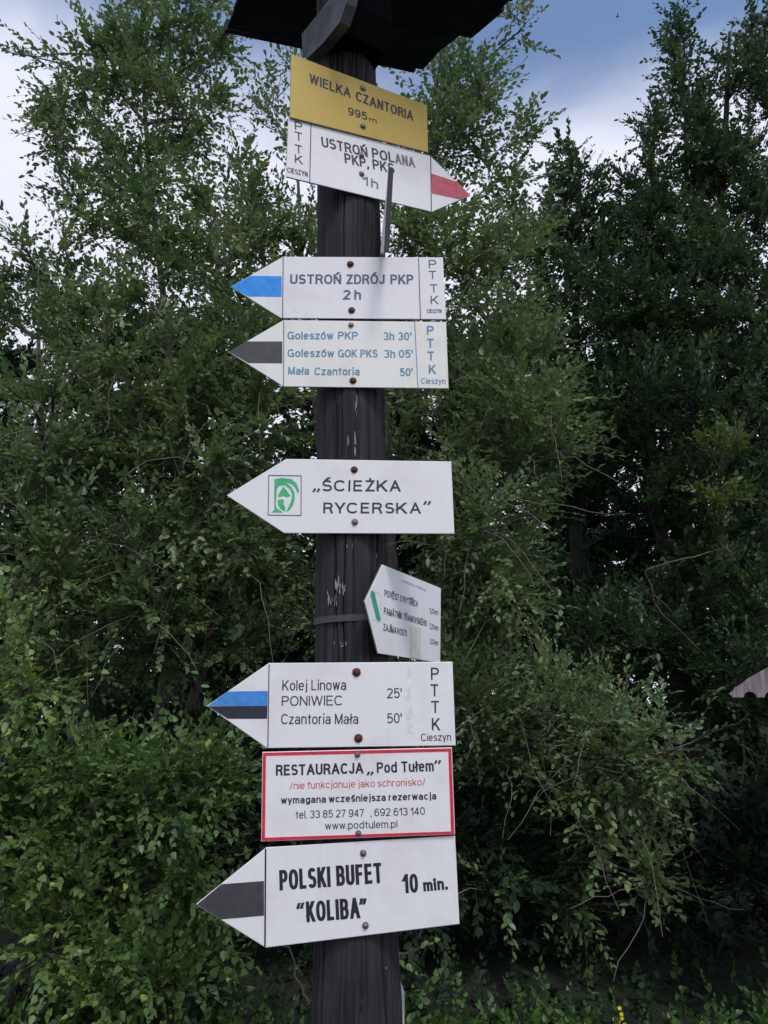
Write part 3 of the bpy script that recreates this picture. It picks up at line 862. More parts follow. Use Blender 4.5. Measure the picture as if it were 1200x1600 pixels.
# a plain grotesque alphabet drawn with strokes; capitals are 1 high, small letters .72
def _arc(cx, cy, rx, ry, a0, a1, e=2.35):
    n = max(6, int(abs(a1 - a0) / 15)); out_ = []
    for i in range(n + 1):
        a = R(a0 + (a1 - a0) * i / n); c, q = math.cos(a), math.sin(a)
        out_.append((cx + rx * math.copysign(abs(c) ** (2 / e), c), cy + ry * math.copysign(abs(q) ** (2 / e), q)))
    return ('c', out_)
def _v(x, y0=0, y1=1): return ('d', (x, y0), (x, y1))
def _h(y, x0, x1): return ('h', (x0, y), (x1, y))
def _d(x0, y0, x1, y1): return ('d', (x0, y0), (x1, y1))
def _dot(x, y): return ('o', (x, y))
X = .72
def _bowl(x0, w_=.48): return _arc(x0 + w_ / 2, X / 2, w_ / 2, X / 2, 0, 360)
def _arch(x0, w_=.44): return [_arc(x0 + w_ / 2, X - .22, w_ / 2, .22, 180, 0), _v(x0 + w_, 0, X - .22)]
G = {
 'A': (.70, [_d(0, 0, .35, 1), _d(.70, 0, .35, 1), _h(.31, .13, .57)]),
 'B': (.56, [_v(0), _h(1, 0, .3), _h(.52, 0, .32), _h(0, 0, .32), _arc(.29, .76, .23, .24, 90, -90), _arc(.31, .26, .25, .26, 90, -90)]),
 'C': (.62, [_arc(.33, .5, .33, .5, 38, 322)]),
 'D': (.60, [_v(0), _h(1, 0, .28), _h(0, 0, .28), _arc(.27, .5, .33, .5, 90, -90)]),
 'E': (.50, [_v(0), _h(1, 0, .5), _h(.53, 0, .46), _h(0, 0, .52)]),
 'F': (.48, [_v(0), _h(1, 0, .48), _h(.52, 0, .42)]),
 'G': (.66, [_arc(.33, .5, .33, .5, 40, 345), _h(.45, .38, .66), _v(.66, 0, .45)]),
 'H': (.58, [_v(0), _v(.58), _h(.53, 0, .58)]),
 'I': (0, [_v(0)]),
 'J': (.40, [_v(.4, .26, 1), _arc(.2, .26, .2, .26, 0, -180)]),
 'K': (.58, [_v(0), _d(0, .33, .54, 1), _d(.2, .58, .58, 0)]),
 'L': (.46, [_v(0), _h(0, 0, .46)]),
 'M': (.70, [_v(0), _v(.70), _d(0, 1, .35, 0), _d(.70, 1, .35, 0)]),
 'N': (.58, [_v(0), _v(.58), _d(0, 1, .58, 0)]),
 'O': (.66, [_arc(.33, .5, .33, .5, 0, 360)]),
 'P': (.54, [_v(0), _h(1, 0, .3), _h(.47, 0, .3), _arc(.28, .735, .26, .265, 90, -90)]),
 'R': (.57, [_v(0), _h(1, 0, .32), _h(.49, 0, .34), _arc(.29, .745, .26, .255, 90, -90), _d(.42, .47, .57, 0)]),
 'S': (.54, [_arc(.27, .755, .25, .245, 25, 270), _arc(.27, .255, .27, .255, 90, -155)]),
 'T': (.56, [_v(.28), _h(1, 0, .56)]),
 'U': (.56, [_v(0, .28, 1), _v(.56, .28, 1), _arc(.28, .28, .28, .28, 180, 360)]),
 'V': (.64, [_d(0, 1, .32, 0), _d(.64, 1, .32, 0)]),
 'W': (.94, [_d(0, 1, .23, 0), _d(.47, 1, .23, 0), _d(.47, 1, .71, 0), _d(.94, 1, .71, 0)]),
 'Y': (.64, [_d(0, 1, .32, .42), _d(.64, 1, .32, .42), _v(.32, 0, .45)]),
 'Z': (.54, [_h(1, 0, .54), _h(0, 0, .56), _d(.02, 0, .52, 1)]),
 'a': (.46, [_arc(.21, .2, .21, .2, 0, 360), _v(.44, 0, .5), _arc(.23, .5, .21, .22, 0, 160)]),
 'b': (.48, [_v(0), _bowl(0)]), 'd': (.48, [_v(.48), _bowl(0)]),
 'c': (.44, [_arc(.24, .36, .24, .36, 40, 320)]),
 'e': (.48, [_h(.38, 0, .48), _arc(.24, .36, .24, .36, 5, 322)]),
 'f': (.24, [_v(.12, 0, .8), _arc(.26, .8, .14, .2, 180, 90), _h(X, 0, .27)]),
 'g': (.48, [_bowl(0), _v(.48, -.05, X), _arc(.24, -.05, .24, .22, 0, -150)]),
 'h': (.44, [_v(0)] + _arch(0)), 'n': (.44, [_v(0, 0, X)] + _arch(0)),
 'm': (.74, [_v(0, 0, X)] + _arch(0, .37) + _arch(.37, .37)),
 'i': (0, [_v(0, 0, X - .02), _dot(0, 1.05)]),
 'j': (.10, [_v(.10, -.1, X), _arc(-.02, -.1, .12, .15, 0, -90), _dot(.10, 1.05)]),
 'k': (.42, [_v(0), _d(0, .22, .38, X), _d(.15, .42, .42, 0)]),
 'l': (0, [_v(0)]), 'ł': (.08, [_v(.04), _d(-.09, .42, .17, .66)]),
 'o': (.48, [_bowl(0)]), 'p': (.48, [_v(0, -.28, X), _bowl(0)]),
 'r': (.24, [_v(0, 0, X), _arc(.2, X - .24, .2, .24, 180, 80)]),
 's': (.42, [_arc(.21, .545, .19, .175, 25, 270), _arc(.21, .185, .21, .185, 90, -155)]),
 't': (.24, [_v(.12, .12, .92), _arc(.25, .12, .13, .12, 180, 270), _h(X, 0, .26)]),
 'u': (.44, [_v(0, .22, X), _arc(.22, .22, .22, .22, 180, 360), _v(.44, 0, X)]),
 'w': (.66, [_d(0, X, .165, 0), _d(.33, X, .165, 0), _d(.33, X, .495, 0), _d(.66, X, .495, 0)]),
 'y': (.44, [_d(0, X, .22, 0), _d(.44, X, .13, -.28)]),
 'z': (.40, [_h(X, 0, .4), _h(0, 0, .4), _d(.0, 0, .4, X)]),
 '0': (.50, [_arc(.25, .5, .25, .5, 0, 360)]),
 '1': (.24, [_v(.24), _d(0, .76, .2, .96)]),
 '2': (.50, [_arc(.25, .74, .25, .26, 165, -30), _d(.0, 0, .46, .60), _h(0, 0, .5)]),
 '3': (.50, [_arc(.24, .755, .23, .245, 155, -90), _arc(.24, .255, .26, .255, 90, -155)]),
 '4': (.52, [_v(.38), _h(.25, 0, .52), _d(.0, .25, .38, 1)]),
 '5': (.50, [_h(1, .06, .46), _v(.05, .48, 1), _arc(.24, .32, .26, .32, 130, -150)]),
 '6': (.50, [_arc(.25, .31, .25, .31, 0, 360), _arc(.27, .5, .27, .5, 45, 205)]),
 '7': (.48, [_h(1, 0, .48), _d(.13, 0, .46, 1)]),
 '8': (.50, [_arc(.25, .765, .22, .235, 0, 360), _arc(.25, .265, .25, .265, 0, 360)]),
 '9': (.50, [_arc(.25, .69, .25, .31, 0, 360), _arc(.23, .5, .27, .5, 25, -135)]),
 '.': (0, [_dot(0, 0)]), ',': (0.02, [_dot(.01, 0), _d(-.02, -.16, .02, -.06)]),
 "'": (0, [_v(0, .72, 1)]), '/': (.28, [_d(0, 0, .28, 1)]), '–': (.4, [_h(.4, 0, .4)]),
 '„': (.22, [_dot(.02, 0), _d(-.03, -.2, .03, -.04), _dot(.22, 0), _d(.17, -.2, .23, -.04)]),
 '”': (.22, [_dot(.02, 1), _d(-.03, .80, .03, .96), _dot(.22, 1), _d(.17, .80, .23, .96)]),
 '“': (.22, [_dot(.0, .84), _d(-.01, .88, .05, 1.04), _dot(.20, .84), _d(.19, .88, .25, 1.04)]),
}
def _acc(base, kind):
    w_, st = G[base]; m_ = w_ / 2; st = list(st)
    y = 1.17 if base.isupper() else .88
    if base in 'i': st = st[:1]
    if kind == 'acute': st.append(_d(m_ - .04, y, m_ + .09, y + .13))
    if kind == 'dot': st.append(_dot(m_, y + .05))
    if kind == 'caron': st += [_d(m_, y, m_ - .12, y + .12), _d(m_, y, m_ + .12, y + .12)]
    return (w_, st)
for _c, _b, _k in (('Ń', 'N', 'acute'), ('Ó', 'O', 'acute'), ('ó', 'o', 'acute'), ('Ś', 'S', 'acute'), ('ś', 's', 'acute'), ('Ż', 'Z', 'dot'), ('Ě', 'E', 'caron'),
                   ('Ř', 'R', 'caron'), ('Í', 'I', 'acute'), ('Ý', 'Y', 'acute'), ('Á', 'A', 'acute'), ('É', 'E', 'acute')):
    G[_c] = _acc(_b, _k)

def text_quads(s, width, hh, stroke, slant=0.0):
    """all in metres: strings of quads in a local frame"""
    wd = stroke * hh
    n = len([c for c in s if c != ' '])
    tot = sum(.30 if c == ' ' else G[c][0] for c in s)
    gaps = sum(.115 for i in range(len(s) - 1) if s[i] != ' ' and s[i + 1] != ' ') + sum(.05 for c in s if c == ' ')
    ns = s.count(' '); tot -= .30 * ns; gaps -= .05 * ns
    sp_ = min(.42 * hh, .22 * width) if ns else 0
    sx = (width - n * wd - ns * sp_) / max(.01, tot + gaps) if tot + gaps > 0 else 1.0
    def Y(y): return wd / 2 + y * (hh - wd)
    quads = []; x = 0.0; k = 0
    for i, c in enumerate(s):
        if c == ' ': x += sp_; continue
        gw, st = G[c]; x0 = x + wd / 2
        for stq in st:
            z = (k % 5) * .00003; k += 1
            if stq[0] == 'd':
                (ax, ay), (bx_, by) = stq[1], stq[2]
                if ay > by: ax, ay, bx_, by = bx_, by, ax, ay
                ax, bx_ = x0 + ax * sx, x0 + bx_ * sx; ay, by = Y(ay), Y(by)
                l = math.hypot(bx_ - ax, by - ay); hw = min(wd / 2 * l / max(1e-6, by - ay), wd * 1.1)
                m_ = (bx_ - ax) / max(1e-6, by - ay); e = wd / 2
                # keep diagonals inside the letter box
                lo, hi = (ax - m_ * e * .6, bx_ + m_ * e * .6) if abs(m_) > .02 else (ax, bx_)
                quads.append([(lo - hw, ay - e, z), (lo + hw, ay - e, z), (hi + hw, by + e, z), (hi - hw, by + e, z)])
            elif stq[0] == 'h':
                (ax, ay), (bx_, _) = stq[1], stq[2]; e = wd / 2 * .94
                xa_, xb_ = x0 + ax * sx - (wd / 2 if ax == 0 else 0), x0 + bx_ * sx + wd / 2 * .6
                quads.append([(xa_, Y(ay) - e, z), (xb_, Y(ay) - e, z), (xb_, Y(ay) + e, z), (xa_, Y(ay) + e, z)])
            elif stq[0] == 'o':
                ax, ay = stq[1]; ax = x0 + ax * sx; e = wd / 2 * 1.08; yy = Y(ay)
                quads.append([(ax - e, yy - e, z), (ax + e, yy - e, z), (ax + e, yy + e, z), (ax - e, yy + e, z)])
            else:
                pts = [(x0 + px * sx, Y(py)) for px, py in stq[1]]
                closed = math.hypot(pts[0][0] - pts[-1][0], pts[0][1] - pts[-1][1]) < 1e-6
                L_, R_ = [], []
                m_ = len(pts)
                for j in range(m_):
                    a_ = pts[j - 1] if j else (pts[-2] if closed else pts[0])
                    b_ = pts[j + 1] if j < m_ - 1 else (pts[1] if closed else pts[-1])
                    dx, dy = b_[0] - a_[0], b_[1] - a_[1]; l = math.hypot(dx, dy) or 1
                    nx, ny = -dy / l * wd / 2, dx / l * wd / 2 * .96
                    L_.append((pts[j][0] + nx, pts[j][1] + ny, z)); R_.append((pts[j][0] - nx, pts[j][1] - ny, z))
                for j in range(m_ - 1): quads.append([L_[j], L_[j + 1], R_[j + 1], R_[j]])
        x += gw * sx + wd
        if i < len(s) - 1 and s[i + 1] != ' ': x += .115 * sx
    return quads

def put_text(root, s, bl, br, h, plane, mat, weight=0.0, name='lettering'):
    """baseline from pixel bl to pixel br, capitals h pixels tall"""
    pl = lift_plane(plane, .0005)
    P0, P1 = hit(*bl, pl), hit(*br, pl)
    n = plane[1]; rt = P1 - P0
    upd = n.cross(rt.normalized()).normalized()
    if upd.z < 0: upd = -upd
    hh = (hit(bl[0], bl[1] - h, pl) - P0).dot(upd)
    wdt = rt.length; rt.normalize()
    vs, fs = [], []
    for q_ in text_quads(s, wdt, hh, .118 + weight * 4.2):
        k = len(vs)
        vs += [P0 + rt * x + upd * y + n * z for x, y, z in q_]; fs.append((k, k + 1, k + 2, k + 3))
    o = mesh_obj(name, vs, fs, mat)
    adopt(o, root)
    return o
def put_poly(root, name, pts, plane, mat, lift_=.0004, thick=.0002):
    pl = lift_plane(plane, lift_)
    mb = MB(); P = [hit(x, y, pl) for x, y in pts]
    mb.prism(P, plane[1] * thick)
    o = mb.build(name, mat); adopt(o, root); return o
def put_line(root, a, b, plane, mat, w_=1.4, name='printed_line'):
    (x0, y0), (x1, y1) = a, b
    dx, dy = x1 - x0, y1 - y0; l = math.hypot(dx, dy); nx, ny = -dy / l * w_ / 2, dx / l * w_ / 2
    return put_poly(root, name, [(x0 + nx, y0 + ny), (x1 + nx, y1 + ny), (x1 - nx, y1 - ny), (x0 - nx, y0 - ny)], plane, mat, .0005)
def bolt(root, px, py, plane, mat, r_=5.0, halo=False):
    c = hit(px, py, plane); n = plane[1]
    s = (hit(px + 1, py, plane) - c).length * r_
    if halo:
        mb = MB(); u_ = n.orthogonal().normalized(); v_ = n.cross(u_)
        pts = [c + n * .0003 + (u_ * math.cos(a) + v_ * math.sin(a)) * s * random.uniform(1.2, 1.45) for a in [2 * math.pi * k / 14 for k in range(14)]]
        mb.prism(pts, n * .0001); adopt(mb.build('rust_mark', M['halo']), root)
    mb = MB()
    mb.tube([c, c + n * .0015, c + n * .0016, c + n * .0045, c + n * .006, c + n * .0064], [s * 1.15, s * 1.15, s * .85, s * .8, s * .5, s * .12], 14)
    o = mb.build('bolt', mat, None, False); adopt(o, root)

def sign(name, label, outline, plane, mat, thick=.004, cat='sign', rear_edge=None):
    P = [hit(x, y, plane) for x, y in outline]
    c = sum(P, Vector()) / len(P)
    root = empty(name, c - plane[1] * -0.0)
    tag(root, label, cat)
    n = len(P); d = -plane[1] * thick
    bv = .0012
    ins = []
    for k in range(n):
        a, b, e = P[k - 1], P[k], P[(k + 1) % n]
        d1 = (a - b).normalized(); d2 = (e - b).normalized(); bis = (d1 + d2).normalized()
        sn = max(.3, math.sqrt(max(0.0, (1 - d1.dot(d2)) / 2)))
        ins.append(b + bis * (bv / sn))
    vs = ins + [p - plane[1] * .0008 for p in P] + [p + d for p in P]
    me = bpy.data.meshes.new('panel')
    fs = [tuple(range(n)), tuple(range(3 * n - 1, 2 * n - 1, -1))]
    for k in range(n):
        k2 = (k + 1) % n
        fs += [(k, k + n, k2 + n, k2), (k + n, k + 2 * n, k2 + 2 * n, k2 + n)]
    me.from_pydata([tuple(v) for v in vs], [], fs)
    me.materials.append(mat); me.materials.append(M['edge'])
    for ip, p in enumerate(me.polygons): p.material_index = 0 if ip == 0 or (ip > 1 and ip % 2 == 0) else 1
    me.update()
    bm = bmesh.new(); bm.from_mesh(me); bmesh.ops.recalc_face_normals(bm, faces=bm.faces); bm.to_mesh(me); bm.free()
    o = bpy.data.objects.new('panel', me); COL.objects.link(o); adopt(o, root)
    return root

# --- upper pair, turned 25 degrees
def turned(phi, d, z=2.9, off=0.0):
    n = Vector((math.sin(R(phi)), -math.cos(R(phi)), 0))
    return (Vector((post_c(z), PY, 0)) + n * d, n)
up = turned(25, .097)
upY = lift_plane(up, .006)
s = sign('summit_sign', 'yellow rectangular sign reading WIELKA CZANTORIA 995 m under the post roof',
         [(455, 84), (667, 164), (669, 238), (453, 183)], upY, M['yellow'])
put_text(s, 'WIELKA', (483, 129), (548, 153), 15, upY, M['black'], .012)
put_text(s, 'CZANTORIA', (556, 157), (646, 189), 15, upY, M['black'], .012)
put_text(s, '995', (544, 179), (574, 188.5), 12.5, upY, M['black'], .012)
put_text(s, 'm', (577, 190), (589, 193), 8, upY, M['black'], .01)
bolt(s, 567, 138, upY, M['steel'], 4); bolt(s, 567, 197, upY, M['steel'], 4)

s = sign('trail_sign', 'white arrow sign with red stripe pointing right, just below the yellow sign',
         [(451, 181), (672, 243), (736, 305), (675, 331), (447, 276)], up, M['white'])
put_line(s, (486, 191), (484, 284), up, M['black'], 1.3)
put_line(s, (673, 244), (674, 330), up, M['black'], 1.3)
put_poly(s, 'arrow_stripe', [(674, 271), (715, 284.5), (734, 305), (718, 311.5), (675, 302)], up, M['red'])
for ch, y in (('P', 203), ('T', 219), ('T', 239), ('K', 255)):
    put_text(s, ch, (461, y - 1), (473, y + 2), 13, up, M['worn_black'], .004)
put_text(s, 'CIESZYN', (449, 269), (481, 276.5), 8, up, M['worn_black'], .008)
put_text(s, 'USTROŃ', (503, 229), (575, 245.5), 15.5, up, M['worn_black'], .012)
put_text(s, 'POL', (582, 246.5), (617, 254.5), 15.5, up, M['worn_black'], .012)
put_text(s, 'ANA', (618, 255), (649, 262), 15.5, up, M['faded'], .012)
put_text(s, 'PKP,', (539, 254.5), (577, 263), 15.5, up, M['worn_black'], .012)
put_text(s, 'PKS', (583, 264), (617, 271.5), 15.5, up, M['worn_black'], .012)
put_text(s, '1 h', (568, 289), (591, 295.5), 14, up, M['greyprint'], .01)
bolt(s, 565, 243, up, M['steel'], 3.6); bolt(s, 565, 272, up, M['steel'], 3.6)

# --- edge-on board on the right side of the post
P = [Vector((0.0, 1.60, 2.652)), Vector((.0115, 1.60, 2.893)), Vector((.004, 1.72, 2.884)), Vector((-.011, 1.95, 2.875)), Vector((-.018, 1.95, 2.722)), Vector((-.010, 1.69, 2.714))]
s = empty('trail_sign', P[0]); tag(s, 'sign board seen edge-on, sticking out beside the post above the blue arrow sign', 'sign')
mb = MB(); mb.prism(P, (.012, 0, 0)); adopt(mb.build('panel', M['cream']), s)
mb = MB(); mb.prism([P[0] + Vector((-.0006, -.0015, 0)), P[1] + Vector((-.0006, -.0015, 0)), P[1] + Vector((.0126, -.0015, 0)), P[0] + Vector((.0126, -.0015, 0))], (0, .0013, 0)); adopt(mb.build('edge_band', M['edge2']), s)
mb = MB(); mb.box((-.006, 1.86, 2.80), Vector((.010, 0, 0)), Vector((0, .012, 0)), Vector((0, 0, .02))); adopt(mb.build('bracket', M['strap']), s)

# --- Ustron Zdroj
pl = facing(FRONT)
s = sign('trail_sign', 'white arrow sign pointing left with a bright blue stripe, reading USTRON ZDROJ PKP 2 h',
         [(360, 448), (442, 401), (692, 402), (697, 499), (439, 497)], pl, M['white'])
put_line(s, (442.5, 402), (441.5, 497), pl, M['violet'], 1.4)
put_line(s, (654, 403), (657, 498), pl, M['violet'], 1.4)
put_poly(s, 'arrow_stripe', [(361, 448), (391, 431), (440, 431.5), (440, 463.5), (388, 463)], pl, M['blue'])
put_text(s, 'USTROŃ', (453, 443.5), (533, 443.7), 15, pl, M['violet'], .014)
put_text(s, 'ZDRÓJ', (541, 443.7), (601, 443.8), 15, pl, M['violet'], .014)
put_text(s, 'PKP', (610, 443.8), (646, 443.9), 15, pl, M['violet'], .014)
put_text(s, '2 h', (536, 468), (564, 468), 15, pl, M['violet'], .014)
for ch, x, y in (('P', 670, 419), ('T', 670, 436), ('T', 672, 457), ('K', 673, 475)):
    put_text(s, ch, (x, y), (x + 12, y), 13, pl, M['violet'], .002)
put_text(s, 'CIESZYN', (667, 489), (690, 489), 6, pl, M['violet'], .01)
bolt(s, 547.5, 413, pl, M['rust'], 4.6, True); bolt(s, 549.5, 485, pl, M['rust'], 4.6, True)

# --- Goleszow
s = sign('trail_sign', 'off-white left arrow sign with grey stripe and three lines of pale blue lettering',
         [(357, 550), (443, 500), (697, 503), (701, 607), (443, 604)], pl, M['cream'])
put_line(s, (443.5, 501), (443, 604), pl, M['violet'], 1.2)
put_line(s, (648, 503), (653, 606), pl, M['lightblue'], 1.2)
put_poly(s, 'arrow_stripe', [(358, 549.5), (385, 533.5), (441, 533.5), (441, 567.5), (388, 567)], pl, M['stripe_grey'])
for tx, x0, x1, y in (('Goleszów', 449, 521, 530), ('PKP', 528, 559, 530), ('Goleszów', 449, 522, 557.5), ('GOK PKS', 528, 590, 558), ('Mała', 450, 483, 585), ('Czantoria', 491, 562, 586)):
    put_text(s, tx, (x0, y), (x1, y + .3), 12, pl, M['lightblue'], .01)
for tx, x0, x1, y in (("3h 30'", 599, 643, 531.5), ("3h 05'", 600, 645, 559), ("50'", 625, 645, 587.5)):
    put_text(s, tx, (x0, y), (x1, y), 12.5, pl, M['lightblue'], .01)
for ch, x, y in (('P', 667, 523), ('T', 667, 543), ('T', 668, 563), ('K', 670, 584)):
    put_text(s, ch, (x, y), (x + 11, y), 14, pl, M['lightblue'], .012)
put_text(s, 'Cieszyn', (658, 599.5), (696, 600), 9, pl, M['lightblue'], .004)
bolt(s, 548.5, 508, pl, M['steel'], 4.0); bolt(s, 551.5, 595, pl, M['rust'], 4.6, True)

# --- Sciezka rycerska
s = sign('trail_sign', 'white arrow sign pointing left with a green knight emblem and no stripe',
         [(354, 774), (447, 717), (705, 721), (710, 834), (444, 833)], pl, M['white'])
def zz(pts): return [(340 + x / 3, 600 + y / 3) for x, y in pts]
bx = zz([(240, 428), (392, 430), (391, 616), (237, 614)])
for k in range(4): put_line(s, bx[k], bx[(k + 1) % 4], pl, M['greyprint'], 1.3, 'emblem_frame')
put_poly(s, 'emblem', zz([(266, 446), (300, 440), (345, 445), (370, 465), (382, 500), (377, 514), (364, 486), (345, 468), (322, 462), (346, 482), (360, 510), (362, 540), (352, 570), (336, 592), (320, 600), (334, 574), (346, 545), (350, 515), (338, 492), (315, 474), (290, 476), (278, 490), (276, 520), (272, 560), (276, 582), (296, 594), (306, 602), (252, 602), (266, 590)]), pl, M['green'])
put_poly(s, 'emblem', zz([(284, 532), (286, 516), (308, 480), (326, 502), (342, 524), (326, 530), (305, 524)]), pl, M['green'])
put_poly(s, 'emblem', zz([(280, 546), (300, 538), (312, 546), (308, 562), (318, 578), (316, 596), (300, 590), (286, 572)]), pl, M['green'])
put_text(s, '„', (489.5, 766), (499.5, 766), 17, pl, M['worn_black'], .01)
def spaced(root, word, x0, x1, y0, y1, h, plane, mat, wt):
    put_text(root, ' '.join(word) if False else word, (x0, y0), (x1, y1), h, plane, mat, wt)
for ch, x, w_ in zip('ŚCIEŻKA', (503, 521.5, 544, 552, 571, 588.5, 609), (15.5, 18, 3.6, 14, 14.5, 16.5, 17)):
    put_text(s, ch, (x, 767.5 + (x - 503) * .004), (x + w_, 767.6 + (x - 503) * .004), 17.5, pl, M['worn_black'], .012)
for ch, x, w_ in zip('RYCERSKA', (505, 523, 541.5, 563.5, 581.5, 601.5, 619, 640.5), (15, 16, 17.5, 13.5, 15.5, 14.5, 16.5, 17)):
    put_text(s, ch, (x, 802 + (x - 505) * .002), (x + w_, 802.1 + (x - 505) * .002), 17, pl, M['worn_black'], .012)
put_text(s, '”', (663, 800), (673, 800), 17, pl, M['worn_black'], .01)
bolt(s, 553.5, 734, pl, M['rust'], 4.6, True); bolt(s, 554.5, 816, pl, M['steel'], 4.4, True)

# --- Czech sign turned 66 degrees on the side of the post
nn = Vector((math.sin(R(66)), -math.cos(R(66)), 0))
pz_ = (Vector((post_c(1.75), PY, 0)) + nn * .0985, nn)
# the tip lies at pixel 570: find the shift along the surface by intersection
s = sign('trail_sign', 'white pointed sign turned aside on the post with a slanted green stroke',
         [(570, 940), (597.5, 882), (689, 919), (688, 1036), (591, 1021)], pz_, M['white'])
put_poly(s, 'green_stroke', [(579.5, 923.5), (582, 922.5), (585, 925), (594.5, 966), (594, 971), (591, 971), (588, 966), (579, 930)], pz_, M['green2'])
for a_, b_ in (((583, 924), (594, 928)), ((594, 928), (595.5, 971)), ((595.5, 971), (579, 967))): put_line(s, a_, b_, pz_, M['stain'], .6)
put_text(s, 'KRTKOVSKÁ STEZKA – RYTÍŘSKÝ OKRUH', (628, 909), (666, 924.5), 3.6, pz_, M['greyprint'], .0)
put_text(s, 'POVĚST O RYTÍŘÍCH', (601, 932), (653, 949), 11, pz_, M['black'], .013)
put_text(s, 'PAMÁTNÍK TŘANOVSKÉHO', (600, 959.5), (667, 979), 11, pz_, M['black'], .013)
put_text(s, 'ZAJÍMAVOSTI', (599, 985), (635.5, 995), 11, pz_, M['black'], .013)
for tx, y in (('1,0 km', 958), ('2,5 km', 982), ('3,0 km', 1005.5)):
    put_text(s, tx, (671.5, y), (685, y + 3.5), 8.5, pz_, M['worn_black'], .01)
put_poly(s, 'tape_mark', [(641, 977), (658, 981), (657, 1029.5), (640, 1027)], pz_, M['tape'], .0003)

# --- Kolej Linowa
s = sign('trail_sign', 'white arrow sign pointing left with a blue over black stripe, above the red-bordered notice',
         [(323, 1103), (420, 1036), (707, 1034), (712, 1165), (417, 1169)], pl, M['white'])
put_line(s, (420.5, 1037), (418.5, 1168), pl, M['black'], 1.4)
put_poly(s, 'blue_stripe', [(325, 1102.5), (356, 1080.5), (418.5, 1079.5), (418, 1103)], pl, M['blue2'])
put_poly(s, 'black_stripe', [(325, 1103.5), (418, 1103), (417.5, 1123), (356, 1123)], pl, M['navy'])
put_text(s, 'Kolej Linowa', (441, 1079), (541, 1078), 16, pl, M['worn_black'], .0)
put_text(s, 'PONIWIEC', (440, 1103), (535, 1102), 15.5, pl, M['worn_black'], .0)
put_text(s, 'Czantoria Mała', (439, 1131.5), (560, 1131), 16, pl, M['worn_black'], .0)
put_text(s, "25'", (605, 1091), (628, 1090.5), 15.5, pl, M['worn_black'], .0)
put_text(s, "50'", (605, 1130), (628, 1129.5), 15.5, pl, M['worn_black'], .0)
for ch, x, y in (('P', 673.5, 1062), ('T', 673, 1088), ('T', 674, 1114), ('K', 675, 1141)):
    put_text(s, ch, (x, y), (x + 12.5, y), 19, pl, M['worn_black'], .004)
put_text(s, 'Cieszyn', (658, 1158), (705, 1157), 11.5, pl, M['worn_black'], .0)
put_poly(s, 'tape_mark', [(636, 1042), (642, 1041), (641, 1085), (648, 1148), (636, 1144), (633, 1090)], pl, M['stain'], .0002, .0001)
bolt(s, 557, 1050.5, pl, M['rust'], 5.6, True); bolt(s, 560, 1153.5, pl, M['rust'], 5.6, True)

# --- red-bordered notice
plr = facing(FRONT - .006)
s = sign('notice_sign', 'rectangular white notice with a red border and five centred lines of text',
         [(410, 1175), (706, 1168), (711, 1304), (408, 1315)], plr, M['white'])
o_ = [(411, 1176), (705, 1169), (710, 1303), (409, 1314)]; i_ = [(415.5, 1181), (700.5, 1174.3), (704.8, 1299), (414, 1308.8)]
for k in range(4):
    k2 = (k + 1) % 4
    put_poly(s, 'border', [o_[k], o_[k2], i_[k2], i_[k]], plr, M['redborder'])
put_text(s, 'RESTAURACJA', (431, 1212), (568, 1208.5), 17, plr, M['black'], .016)
put_text(s, '„', (574, 1208.5), (583, 1208.3), 17, plr, M['black'], .01)
put_text(s, 'Pod Tułem', (589, 1208), (678, 1205), 17, plr, M['black'], .012)
put_text(s, '”', (680, 1205), (689, 1204.8), 17, plr, M['black'], .01)
put_text(s, '/nie funkcjonuje jako schronisko/', (453, 1233), (665, 1227), 11, plr, M['redprint'], -.002)
put_text(s, 'wymagana wcześniejsza rezerwacja', (439, 1256), (682, 1249), 11, plr, M['black'], .016)
put_text(s, 'tel. 33 85 27 947', (462, 1279), (569, 1276), 12, plr, M['black'], .0)
put_text(s, ', 692 613 140', (579, 1275.6), (664, 1273), 12, plr, M['black'], .0)
put_text(s, 'www.podtulem.pl', (508, 1296), (621, 1293), 11.5, plr, M['black'], .0)
bolt(s, 558.5, 1179, plr, M['steel'], 3.8, True); bolt(s, 560, 1302, plr, M['steel'], 3.8, True)

# --- buffet sign
s = sign('trail_sign', 'largest white arrow sign at the bottom with a broad grey stripe, pointing left',
         [(306, 1413), (416, 1324), (711, 1306), (718, 1444), (415, 1481)], pl, M['white'])
put_line(s, (415, 1326), (414, 1480), pl, M['black'], 2.4)
put_poly(s, 'arrow_stripe', [(308, 1413), (346, 1381.5), (412.5, 1376.5), (412.5, 1430.5), (345, 1436.5)], pl, M['stripe_grey'])
put_text(s, 'POLSKI', (437, 1391.5), (517, 1385.5), 32, pl, M['black'], .014)
put_text(s, 'BUFET', (526, 1384.5), (598, 1379.5), 32, pl, M['black'], .014)
put_text(s, '“', (465, 1440), (475.5, 1439), 28, pl, M['black'], .01)
put_text(s, 'KOLIBA', (479, 1441), (563, 1434.5), 32.5, pl, M['black'], .014)
put_text(s, '”', (563, 1433), (573, 1432.5), 29, pl, M['black'], .01)
put_text(s, '10', (630, 1396), (654, 1394.5), 30, pl, M['black'], .014)
put_text(s, 'min.', (662, 1393), (700, 1389.5), 18.5, pl, M['black'], .027)
bolt(s, 567.5, 1333, pl, M['steel'], 4.2, True); bolt(s, 571, 1446, pl, M['steel'], 4.2, True)

